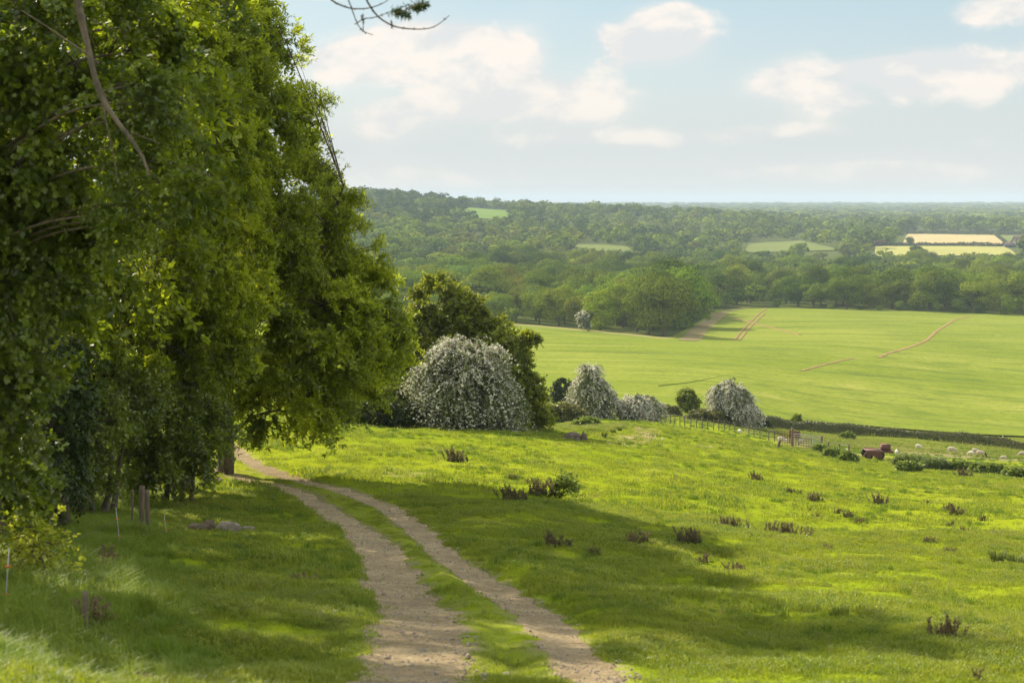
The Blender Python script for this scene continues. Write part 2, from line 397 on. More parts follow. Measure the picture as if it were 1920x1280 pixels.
def crop_material():
    m, t = newmat('crop_leaf'); p = pos(t)
    q = mapping(t, p, (.012, .10, 1), (0, 0, radians(-12)))
    st = t.noise(q, 1, 4, .6, .4)
    big = t.ss(t.noise(p, .012, 3), .35, .65)
    c = t.mix(big, (.170,.215,.028), (.230,.262,.044))
    c = t.mix(t.ss(st, .50, .70, 0, .75), c, (.115,.155,.028))
    c = t.mix(t.ss(st, .30, .44, .45, 0), c, (.34,.32,.09))
    fine = t.noise(p, .9, 4, .75)
    s2 = t.noise(mapping(t, p, (.03, .55, 1), (0, 0, radians(-9))), 1, 3, .7, .3)
    c = t.mix(t.ss(s2, .54, .64, 0, .55), c, (.10,.16,.025))
    c = t.mix(t.ss(fine, .45, .72, 0, .75), c, (.09,.13,.025))
    c = t.mix(t.ss(t.noise(p, .33, 5, .8), .52, .72, 0, .5), c, (.32,.31,.08))
    sp = t.node('ShaderNodeSeparateXYZ', ins={0: p}); wv = t.math('ADD', t.math('ADD', t.math('MULTIPLY', sp.outputs[1], .97), t.math('MULTIPLY', sp.outputs[0], .22)), t.math('MULTIPLY', t.noise(p, .006, 2), 90.))
    for off_ in (0., .085):
        ln_ = t.math('ABSOLUTE', t.math('SUBTRACT', t.math('FRACT', t.math('ADD', t.math('DIVIDE', wv, 24.), off_)), .5))
        c = t.mix(t.math('MULTIPLY', t.ss(ln_, .012, .03, .75, 0), t.ss(t.noise(p, .02, 2), .40, .6)), c, (.11,.14,.035))
    c = t.mix(attr(t, 'dry'), c, (.30,.26,.12))
    hgt = t.math('ADD', t.noise(p, .5, 5, .7), t.math('MULTIPLY', st, 2.))
    bp = t.node('ShaderNodeBump', ins={'Height': hgt, 'Strength': .5, 'Distance': .35}).outputs[0]
    b = t.node('ShaderNodeBsdfDiffuse', ins={'Color': c, 'Normal': bp})
    t.l.new(b.outputs[0], t.out.inputs[0]); return m
def soil_material(name, c1, c2, c3=(.13,.15,.03), green=.3, sc=1.0):
    m, t = newmat(name); p = pos(t)
    n1 = t.noise(p, 1.3 * sc, 5, .65); n2 = t.noise(p, 18 * sc, 5, .75); n3 = t.noise(p, 45 * sc, 2)
    c = t.mix(t.ss(n1, .3, .7), c1, c2)
    c = t.mix(t.ss(n2, .48, .66, 0, .8), c, tuple(x * .5 for x in c2))
    c = t.mix(t.ss(t.noise(p, 5 * sc, 4, .8), .52, .66, 0, .5), c, tuple(x * .6 for x in c2))
    c = t.mix(t.ss(n3, .62, .75, 0, .6), c, (.42,.36,.27))
    c = t.mix(t.ss(t.noise(p, 2.1 * sc, 4, .7), .60, .68, 0, green), c, c3)
    hgt = t.math('ADD', t.math('MULTIPLY', n2, .5), n1)
    bp = t.node('ShaderNodeBump', ins={'Height': hgt, 'Strength': 1.0, 'Distance': .11}).outputs[0]
    b = t.node('ShaderNodeBsdfDiffuse', ins={'Color': c, 'Normal': bp, 'Roughness': .5})
    t.l.new(b.outputs[0], t.out.inputs[0]); return m
def field_material(name, c1, c2, sx=.02):
    m, t = newmat(name); p = pos(t)
    c = t.mix(t.ss(t.noise(p, sx, 4), .3, .7), c1, c2)
    c = t.mix(t.ss(t.noise(p, .3, 3), .5, .8, 0, .3), c, tuple(x * .7 for x in c2))
    b = t.node('ShaderNodeBsdfDiffuse', ins={'Color': c}); t.l.new(b.outputs[0], t.out.inputs[0]); return m
M['ground'] = ground_material()
M['crop'] = crop_material()
M['track'] = soil_material('track_soil', (.58,.455,.28), (.40,.305,.18))
M['path'] = soil_material('path_soil', (.42,.29,.13), (.33,.23,.10), green=.3, sc=.3)
M['path_dark'] = soil_material('path_dark_soil', (.15,.19,.03), (.12,.16,.025), green=.4, sc=.3)  # dark green-brown of the trodden line, close to the crop colour
M['bare'] = soil_material('bare_soil', (.36,.28,.14), (.26,.22,.10), green=.5, sc=.2)

# ------------------------------------------------------------------ ground sheet
def grid_sheet(name, X, Y, Z, mat, attrs=None, keep=None, smooth=True):
    n, m_ = X.shape
    V = np.stack([X, Y, Z], -1).reshape(-1, 3)
    i, j = np.meshgrid(np.arange(n - 1), np.arange(m_ - 1), indexing='ij')
    Q = np.stack([i * m_ + j, (i + 1) * m_ + j, (i + 1) * m_ + j + 1, i * m_ + j + 1], -1).reshape(-1, 4)
    if keep is not None: Q = Q[keep.reshape(-1)]
    b = MB(); b.add(V, Q, 0, .5)
    o = b.build(name, mat, smooth=smooth)
    for k_, a in (attrs or {}).items():
        at = o.data.attributes.new(k_, 'FLOAT', 'POINT'); at.data.foreach_set('value', a.reshape(-1).astype(np.float32))
    return o

def edge_far(px):
    return np.interp(px, [600,940,1100,1200,1245,1262,1345,1420,1500,1700,1920,2400], [480,482,458,440,430,438,606,620,616,596,566,540])
def edge_near(px):
    return np.interp(px, [600,960,1040,1150,1300,1420,1600,1920,2400], [138,140,146,152,168,188,204,206,206])

az = np.concatenate([np.radians(np.linspace(-180, -28, 60, endpoint=False)), np.radians(np.linspace(-28, -21.5, 24, endpoint=False)),
                     np.radians(np.linspace(-21.5, 21.5, 460, endpoint=False)), np.radians(np.linspace(21.5, 30, 24, endpoint=False)), np.radians(np.linspace(30, 180, 60))])
rad = np.exp(np.concatenate([np.linspace(log(1.), log(8), 50, endpoint=False), np.linspace(log(8), log(90), 300, endpoint=False), np.linspace(log(90), log(13500), 260)]))
A, R = np.meshgrid(az, rad, indexing='ij')
X = R * np.sin(A); Y = R * np.cos(A)
RM = rutmask(X, Y)
Z = H(X, Y, RM)
pxs = np.clip(X / np.maximum(Y, 1) * F + 960, -3000, 5000)
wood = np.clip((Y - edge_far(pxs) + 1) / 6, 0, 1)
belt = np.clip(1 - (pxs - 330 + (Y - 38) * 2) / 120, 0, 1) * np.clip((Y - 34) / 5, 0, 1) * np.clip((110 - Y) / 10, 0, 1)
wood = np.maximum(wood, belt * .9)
rough = np.clip((Y - 130) / 15, 0, 1) * np.clip((pxs - 1350) / 60, 0, 1) * np.clip((edge_far(pxs) - Y) / 3, 0, 1)
CM = centremask(X, Y)
worn = np.clip(1 - RM / .28, 0, 1) * .9 + .22 * np.clip((2.3 - CM) / .5, 0, 1)
worn = np.clip(worn, 0, 1) * (RM < 8)
for px_, py_, rr in ((757,884,1.3),(735,888,.9),(770,930,.7),(1730,846,9),(1800,855,6),(1850,858,6),(1905,912,2.2),(1560,845,5),(1180,820,2)):
    g = G0(px_, py_); worn = np.maximum(worn, np.clip(1.4 - np.hypot((X - g[0]) / rr, (Y - g[1]) / rr / 1.3), 0, .9))
for q in (LOOPA, LOOPB, LOOPC):
    mm = (np.abs(X - q[:, 0].mean()) < 25) & (np.abs(Y - q[:, 1].mean()) < 30)
    d, w = dline(X[mm], Y[mm], q); worn[mm] = np.maximum(worn[mm], np.clip(1.2 - d / .7, 0, 1) * .8)
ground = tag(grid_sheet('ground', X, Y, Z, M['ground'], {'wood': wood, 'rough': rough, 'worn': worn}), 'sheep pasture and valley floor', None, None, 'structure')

# farm track: two bare ruts, ragged edged sheets following the ground
def strip(name, lines, mat, off=.012, nx=26, step=.12, label=None, rag=.24, grow=1.0, wob=1.0):
    b = MB()
    for q in lines:
        s = np.concatenate([[0], np.cumsum(np.hypot(*np.diff(q[:, :2], axis=0).T))]); n = max(8, int(s[-1] / step))
        t = np.linspace(0, s[-1], n); c = np.array([np.interp(t, s, q[:, k_]) for k_ in range(3)]).T
        tg = np.gradient(c[:, :2], axis=0); tg /= np.linalg.norm(tg, axis=1, keepdims=True); nm = np.stack([tg[:, 1], -tg[:, 0]], 1)
        u = np.linspace(-1.15, 1.15, nx)
        edgeL = 1 + wob * rag * 2 * fbm(t / .8, t * 0, 31, 3); edgeR = 1 + wob * rag * 2 * fbm(t / .8, t * 0, 47, 3)
        sc_ = np.where(u[None] < 0, edgeL[:, None], edgeR[:, None]) * c[:, 2:3] * grow
        Xs = c[:, 0:1] + nm[:, 0:1] * u * sc_; Ys = c[:, 1:2] + nm[:, 1:2] * u * sc_
        Zs = H(Xs, Ys) + off
        drop = np.clip((np.abs(u) - .93) / .2, 0, 1)[None] * (off + .02)
        Zs = Zs - drop
        V = np.stack([Xs, Ys, Zs], -1).reshape(-1, 3)
        i, j = np.meshgrid(np.arange(n - 1), np.arange(nx - 1), indexing='ij')
        Q = np.stack([i * nx + j, i * nx + j + 1, (i + 1) * nx + j + 1, (i + 1) * nx + j], -1).reshape(-1, 4)
        b.add(V, Q, 0, .5)
    o = b.build(name, mat, smooth=True); return tag(o, label, None, None, 'structure')
strip('farm_track', [WL, WR], M['track'], .018, label='rutted pale earth farm track curving away to the left')
strip('field_track', [LOOPA, LOOPB], M['track'], .02, 10, .5, 'short looping wheel ruts in the pasture')

# crop field
pxg = np.concatenate([np.linspace(560, 1255, 120), np.linspace(1256, 1350, 60), np.linspace(1352, 2500, 220)])
tt = np.linspace(0, 1, 260)
PX, TT = np.meshgrid(pxg, tt, indexing='ij')
en, ef = edge_near(PX), edge_far(PX)
YY = np.exp(np.log(en) + (np.log(ef) - np.log(en)) * TT); XX = (PX - 960) / F * YY * (1 / 1.0)
dry = np.clip(1 - (ef - YY) / 22, 0, 1) * (PX < 1270) * .9 + .0
grid_z = H(XX, YY) + .10 + .35 * np.clip((YY - 160) / 120, 0, 1)
crop = tag(grid_sheet('crop_field', XX, YY, grid_z, M['crop'], {'dry': dry}), 'broad field of young green corn below the wood', None, None, 'structure')
def crop_line(pix, w):
    q = world_line([(a, b_, 3) for a, b_ in pix], 60); q[:, 2] = w; return q
strip('field_path', [crop_line([(1503,698),(1530,690),(1560,682),(1600,673)], .5), crop_line([(1648,672),(1665,664),(1700,655),(1735,641),(1755,622),(1790,600),(1822,594)], .7),
      ], M['path'], .56, 6, 1.5, 'narrow brown footpath trodden through the green corn', rag=.4)
strip('trodden_line', [crop_line([(1235,727),(1290,721),(1330,713),(1375,703),(1470,698)], .13)], M['path_dark'], .43, 6, 1.5, 'thin dark line trodden across the lower corn', rag=.7)
strip('headland', [crop_line([(1290,641),(1310,620),(1330,603),(1352,588)], 3.4), crop_line([(1352,588),(1375,583),(1400,580)], 1.6)], M['bare'], .58, 8, 2, 'bare strip of soil between the wood and the corn', rag=.1)
strip('tractor_ruts', [crop_line([(1376,640),(1390,622),(1404,606),(1425,588),(1438,581)], .55), crop_line([(1386,640),(1399,623),(1413,607),(1434,589)], .55),
      crop_line([(1345,593),(1380,598),(1405,604),(1450,616),(1500,629)], .7)], M['path'], .60, 6, 2, 'pair of tractor ruts crossing the dip in the corn', rag=.12)

# paler fields far off
def far_field(name, pts, mat, label, off=.9, n=60):
    W = [(p[0], p[1]) for p in pts]       # four corners: (px, Y)
    u, v = np.meshgrid(np.linspace(0, 1, n), np.linspace(0, 1, n), indexing='ij')
    px_ = (W[0][0] * (1 - u) + W[1][0] * u) * (1 - v) + (W[3][0] * (1 - u) + W[2][0] * u) * v
    y_ = (W[0][1] * (1 - u) + W[1][1] * u) * (1 - v) + (W[3][1] * (1 - u) + W[2][1] * u) * v
    x_ = (px_ - 960) / F * y_
    return tag(grid_sheet(name, x_, y_, H(x_, y_) + off, mat), label, None, None, 'structure')
M['ripe'] = field_material('ripe_field_crop', (.46,.37,.19), (.40,.33,.16))
M['yellow'] = field_material('yellow_field_crop', (.38,.36,.11), (.33,.32,.11))
M['palegreen'] = field_material('pale_green_field_grass', (.17,.20,.06), (.14,.17,.05))
M['hillgreen'] = field_material('hill_field_grass', (.16,.24,.05), (.14,.21,.045))
FIELDS = [('ripe_field', [(1690,1430),(1885,1430),(1862,1800),(1700,1800)], 'ripe', 'sandy ripe field far off between hedges'),
          ('yellow_field', [(1640,1275),(1905,1275),(1880,1400),(1640,1400)], 'yellow', 'yellow strip field in front of the sandy field'),
          ('green_field', [(1887,1430),(2120,1430),(2120,1800),(1864,1800)], 'palegreen', 'green field beside the black and white house'),
          ('pale_field', [(1395,1330),(1572,1350),(1500,1560),(1405,1500)], 'palegreen', 'pale green field in a gap of the far woods'),
          ('meadow', [(1075,1170),(1195,1170),(1175,1300),(1075,1300)], 'palegreen', 'small pale meadow below the hill woods'),
          ('hill_field', [(872,1660),(960,1660),(950,2010),(876,2010)], 'hillgreen', 'green field high on the wooded hill'),
          ('distant_field', [(1610,3600),(1760,3600),(1760,4300),(1620,4300)], 'palegreen', 'distant pale field on the plain')]
for nm, pts, mt, lb in FIELDS:
    far_field(nm, pts, M[mt], lb)
def in_fields(px, y):
    m = np.zeros(np.shape(px), bool)
    for nm, pts, mt, lb in FIELDS:
        y0, y1 = pts[0][1], pts[2][1]; f = np.clip((y - y0) / (y1 - y0), 0, 1)
        l = pts[0][0] + (pts[3][0] - pts[0][0]) * f; r_ = pts[1][0] + (pts[2][0] - pts[1][0]) * f
        g = 5 if y0 < 3000 else 0
        # trees standing in front of a field would hide it: keep a short gap before it
        front = 75
        m |= (px > l - g) & (px < r_ + g) & (y > y0 - front) & (y < y1 + 8)
    return m

# ------------------------------------------------------------------ light and air settings
SUN_S, SKY_S, EXPO = 5.0, .085, .84
SKY_ROT = SUN_AZ
HAZE_COL, HAZE_D, HAZE_G = (.60, .72, .90), 1.3e-4, .0
DENOISE = True
_k = 1 / (2 ** EXPO * SKY_S)
VEIL, VC, VC_HIGH = .80, (.75 * _k, .775 * _k, .765 * _k), (.50 * _k, .665 * _k, .73 * _k)
CLOUD_LIT, CLOUD_SH = (1.03 * _k, .95 * _k, .87 * _k), (.80 * _k, .81 * _k, .81 * _k)
CLOUDS = [(830, 115, 123, 50, 1.25),(780, 85, 67, 40, 1.01),(700, 112, 90, 38, 1.13),(635, 135, 67, 35, 0.87),(880, 85, 50, 35, 0.75),(965, 112, 52, 47, 1.25),(1240, 78, 82, 46, 1.7),(1265, 48, 40, 26, 0.9),(1190, 95, 56, 26, 0.7),(1480, 158, 63, 42, 1.12),(1560, 190, 52, 24, 0.9),(1430, 172, 40, 19, 0.67),(1530, 215, 56, 19, 0.56),(1740, 140, 101, 35, 1.23),(1690, 175, 78, 31, 0.67),(1840, 160, 58, 42, 1.12),(1615, 142, 62, 21, 1.01),(960, 190, 134, 37, 1.25),(1100, 195, 90, 37, 1.01),(850, 200, 78, 28, 0.87),(730, 225, 63, 35, 1.01),(1890, 30, 54, 42, 1.23),(1815, 52, 40, 24, 0.9),(1915, 140, 18, 31, 0.9),(1640, 320, 168, 19, 1.01),(1500, 330, 146, 17, 0.67),(1760, 335, 101, 14, 0.67),(1400, 255, 123, 19, 0.35),(1270, 262, 134, 21, 0.35),(1130, 255, 101, 17, 0.35),(1000, 265, 202, 19, 0.5),(700, 330, 123, 31, 0.67),(900, 340, 224, 19, 0.56),(615, 5, 62, 11, 1.01),(1130, 130, 45, 17, 0.35),(1130, 70, 25, 19, 0.35),(1835, 275, 29, 12, 0.67),(1500, 245, 67, 14, 0.56)]
BELT0 = (-20., 44., 0.)
BELT = [(-13.2, 37, 1.35, 'largest belt ash out of the picture level with the three stakes'), (-26, 58, 1.1, 'belt ash out of the picture behind the others'), (-17, 24, .9, 'belt ash out of the picture nearest the maple')]
# ================================================================== woodland
def crown_quads(seed, n, nclump, leaf, Hh=1.0, Rr=.46, base=.10, flat=1.0):
    """unit-height woodland crown made of leaf clumps; returns quads (n,4,3)"""
    global rng
    g = np.random.default_rng(seed); keep = rng; rng = g
    cz = base + (1 - base) * .52; rzz = (1 - base) * .48
    d = nrm(g.normal(size=(nclump, 3))); d[:, 2] = np.where((d[:, 2] < -.2) & (g.random(nclump) < .3), -d[:, 2], d[:, 2])
    rr = g.uniform(.45, .85, nclump)[:, None]
    c = d * rr * np.array([Rr, Rr, rzz]) + [0, 0, cz]
    wz = np.clip((c[:, 2] - base) / .3, .45, 1)[:, None]; c[:, :2] *= wz ** .2
    r = g.uniform(.13, .25, nclump)
    k = g.choice(nclump, n, p=(r ** 2) / (r ** 2).sum())
    e = nrm(g.normal(size=(n, 3))); e[:, 2] = np.where(e[:, 2] < -.3, -e[:, 2] * .6, e[:, 2])
    rad_ = r[k] * g.uniform(.75, 1.08, n)
    p = c[k] + e * rad_[:, None] * [1, 1, .8]
    oc_ = nrm((p - [0, 0, cz]) / [Rr, Rr, rzz]); nn = nrm(e * .55 + oc_ * .6 + nrm(g.normal(size=(n, 3))) * .38)
    t1 = nrm(np.cross(nn, nrm(g.normal(size=(n, 3))))); t2 = np.cross(nn, t1)
    s = leaf * g.uniform(.6, 1.3, n)[:, None]
    rng = keep
    return np.stack([p - t1 * s, p - t2 * s * .8, p + t1 * s, p + t2 * s * .8], 1)
def trunk_polys(b, seed, nb=5, base=.12):
    g = np.random.default_rng(seed)
    b.tubes([[0, 0, -.04], [.004, 0, base], [.0, .01, .35], [.01, 0, .6]], [.030, .022, .018, .008], 6)
    for k_ in range(nb):
        a = g.uniform(0, 2 * pi); h = g.uniform(.12, .35); l = g.uniform(.2, .34)
        b.tubes([[0, 0, h], [cos(a) * l * .5, sin(a) * l * .5, h + .10], [cos(a) * l, sin(a) * l, h + .27]], [.014, .009, .003], 4)
WV = []
for s_, (n_, nc, lf, Rr, bs) in enumerate([(8500,30,.018,.52,-.06),(8500,40,.018,.46,-.05),(7500,24,.019,.56,-.08),(7500,32,.017,.38,-.05),(8000,26,.018,.60,-.02),(6500,22,.020,.46,-.08)]):
    cb = MB(); cb.quads(crown_quads(100 + s_, n_, nc, lf, 1, Rr, bs)); tb = MB(); trunk_polys(tb, 200 + s_)
    WV.append((cb, tb))
TINTS = {'dark grey-green': (.45,.58,.75), 'dark green': (.58,.68,.6), 'mid green': (1,1,.9), 'light green': (1.35,1.35,1.0), 'yellow-green': (1.75,1.55,.85), 'brownish green': (1.35,1.12,1.0), 'grey-green': (1.05,1.1,1.35)}
TN = list(TINTS)
def tint_for(x, y):
    v = fbm(np.array([x / 90.]), np.array([y / 60.]), 77, 2)[0] + random.uniform(-.33, .33)
    bz = 1 if (820 < 960 + x / y * F < 1120 and 850 < y < 1350) else 0
    if bz and random.random() < .3: return 'brownish green'
    px = 960 + x / y * F
    if px < 890 and 1450 < y < 2150 and random.random() < .75: return random.choice(['dark grey-green', 'dark grey-green', 'dark green'])
    if 690 < px < 850 and 1120 < y < 1450 and random.random() < .7: return 'light green'
    if y > 700 and random.random() < .18: return random.choice(['dark grey-green', 'dark green', 'light green', 'yellow-green'])
    if v < -.28: return 'dark green'
    if v < .10: return 'mid green'
    if v < .30: return 'light green'
    if v < .38: return 'brownish green'
    if v < .47: return 'grey-green'
    return 'yellow-green'
SPOTS = []      # (x, y, height, forced tint)
def lobe_h(px): return np.interp(px, [900,960,1010,1090,1150,1200,1260,1330,1380], [10,12,14.5,14,17,20,23.5,20,16.5])
Yk = 436.0
while Yk < 9300:
    sp = max(14., 10.2 + Yk * .0095) if Yk < 2600 else Yk * .011
    x0 = -Yk * (.18 if Yk < 700 else .15); x = x0 + random.uniform(0, sp)
    while x < Yk * .41:
        yy = Yk + random.uniform(-.35, .35) * sp; px_ = 960 + x / yy * F
        d_ = yy - float(edge_far(px_))
        ok = d_ > 4.5 and not bool(in_fields(px_, yy))
        if 1345 < px_ < 1500 and 700 < yy < 1250 and random.random() < .12: ok = False
        if yy > 1150 and px_ > 1150 and vn(x / 120, yy / 60, 5) > .30: ok = False       # small clearings on the plain
        if px_ > 1250 and 1100 < yy < 1640 and px_ < 1600 and random.random() < .25: ok = False
        if ok and not (yy > 900 and random.random() < .08):
            h_ = random.choice([random.uniform(8, 12), random.uniform(12, 16), random.uniform(14, 20)])
            if px_ < 1360 and yy < 580: h_ = float(lobe_h(px_)) * random.uniform(.82, 1.05)
            if d_ < 14 and random.random() < .12: h_ *= .5
            if px_ > 1590 and 1800 < yy < 2300: h_ = random.uniform(16, 22)
            if yy > 2600: h_ = random.uniform(10, 20) 
            if yy > 8300: h_ = random.uniform(8,14)
            SPOTS.append((x, yy, h_, None))
        x += sp * random.uniform(.7, 1.35)
    Yk += sp * (.9 if Yk < 2600 else 1.3)
SPOTS = np.array([(a, b_, c_) for a, b_, c_, _ in SPOTS])
ZS = H(SPOTS[:, 0], SPOTS[:, 1])
PXS = 960 + SPOTS[:, 0] / SPOTS[:, 1] * F
inview = (PXS > 690) & (PXS < 1960)
order = np.argsort(-(SPOTS[:, 2] / SPOTS[:, 1]) * inview)
N_IND = 285
ind = [i for i in order[:N_IND]]
ROWN = ['front', 'second', 'third', 'fourth', 'fifth', 'sixth', 'seventh', 'eighth', 'ninth', 'tenth']
rows = {}
for i in ind:
    d_ = SPOTS[i, 1] - float(edge_far(PXS[i])); rw = min(9, int(d_ / 13))
    rows.setdefault((0 if PXS[i] < 1335 else 1, rw), []).append(i)
def ordn(n):
    return '%d%s' % (n, 'th' if 10 <= n % 100 <= 20 else {1: 'st', 2: 'nd', 3: 'rd'}.get(n % 10, 'th'))
WPROT = {}
def copyobj(o, parent=None):
    c = o.copy(); COL.objects.link(c)
    if parent is not None: c.parent = parent
    for k_ in list(c.keys()):
        if k_ in ('label', 'category', 'group') and parent is not None: del c[k_]
    return c
shape_word = ['rounded', 'billowy', 'broad', 'tall narrow', 'spreading', 'low bushy']
for (side, rw), ids in sorted(rows.items()):
    ids.sort(key=lambda i: PXS[i])
    for n_, i in enumerate(ids):
        x, y, h_ = SPOTS[i]; v = random.choice([0, 0, 1, 1, 2, 3, 4, 4, 5])
        if h_ < 8: v = 5
        if side == 1 and rw == 0 and abs(PXS[i] - 1590) < 22: v = 0; h_ = 16
        tn = tint_for(x, y)
        nm = 'woodland_tree'
        if v not in WPROT:
            e = empty(nm); cr = WV[v][0].build('crown', M['wood'], e); tr = WV[v][1].build('trunk', M['bark'], e); WPROT[v] = (e, cr, tr)
        else:
            e0, c0, t0 = WPROT[v]; e = copyobj(e0); cr = copyobj(c0, e); tr = copyobj(t0, e)
        e.location = (x, y, float(ZS[i]) - .2); e.rotation_euler = (0, 0, random.uniform(0, 6.28)); s_ = h_
        wd = random.uniform(1.0, 1.3) * (.85 if x / y * F + 960 < 1335 and y < 520 else 1); e.scale = (s_ * wd, s_ * wd, s_)
        cr.color = (*[c_ * random.uniform(.92, 1.08) for c_ in TINTS[tn]], 1)
        place = 'wood left of corn dip' if side == 0 else 'wood behind corn'
        tag(e, '%s %s tree, %s from left in %s row, %s' % (tn, shape_word[v], ordn(n_ + 1), ROWN[rw], place), 'tree', 'trees of the wood beyond the corn field')
rest = np.array(sorted(set(range(len(SPOTS))) - set(ind)))
T1 = crown_quads(301, 420, 22, .055, 1, .5, .03); T2 = crown_quads(302, 420, 26, .055, 1, .46, .03)
T3 = crown_quads(303, 150, 14, .095, 1, .5, .0); T4 = crown_quads(304, 150, 14, .095, 1, .55, .0)
fb = MB(); cols = []
def forest(ids, Ts):
    for j, T in enumerate(Ts):
        k_ = ids[j::len(Ts)]
        if not len(k_): continue
        s = SPOTS[k_, 2]; n = len(k_); a = rng.uniform(0, 6.28, n); w = rng.uniform(1.0, 1.45, n) * np.where(SPOTS[k_, 1] > 2600, 2.6, 1)
        ca, sa = np.cos(a) * s * w, np.sin(a) * s * w
        V = np.empty((n,) + T.shape)
        V[..., 0] = T[None, ..., 0] * ca[:, None, None] - T[None, ..., 1] * sa[:, None, None] + SPOTS[k_, 0][:, None, None]
        V[..., 1] = T[None, ..., 0] * sa[:, None, None] + T[None, ..., 1] * ca[:, None, None] + SPOTS[k_, 1][:, None, None]
        V[..., 2] = T[None, ..., 2] * s[:, None, None] + ZS[k_][:, None, None] - .3
        tn = [TINTS[tint_for(SPOTS[q, 0], SPOTS[q, 1])] for q in k_]
        cc = np.array(tn) * rng.uniform(.9, 1.1, (n, 1))
        cols.append(np.repeat(cc, T.shape[0], 0))
        fb.quads(V.reshape(-1, 4, 3))
mid = rest[SPOTS[rest, 1] < 1150]; farr = rest[SPOTS[rest, 1] >= 1150]
forest(mid, [T1, T2]); forest(farr, [T3, T4])
def farwood_mat():
    m, t = newmat('distant_woodland_leaf')
    c = t.mix(attr(t), (.078,.120,.014), (.180,.230,.028))
    c = t.mix(1.0, c, t.node('ShaderNodeAttribute', attribute_name='tint').outputs['Color'], 'MULTIPLY')
    d = t.node('ShaderNodeBsdfDiffuse', ins={'Color': c}).outputs[0]; tr = t.node('ShaderNodeBsdfTranslucent', ins={'Color': c}).outputs[0]
    mx = t.node('ShaderNodeMixShader', ins={0: .15, 1: d, 2: tr}).outputs[0]
    t.l.new(mx, t.out.inputs[0]); return m
fo = fb.build('distant_woodland', farwood_mat())
cc = np.concatenate(cols); at = fo.data.attributes.new('tint', 'FLOAT_COLOR', 'FACE')
at.data.foreach_set('color', np.concatenate([cc, np.ones((len(cc), 1))], 1).astype(np.float32).ravel())
tag(fo, 'mass of hazy far woodland rising to the hill and out over the plain', None, None, 'stuff')

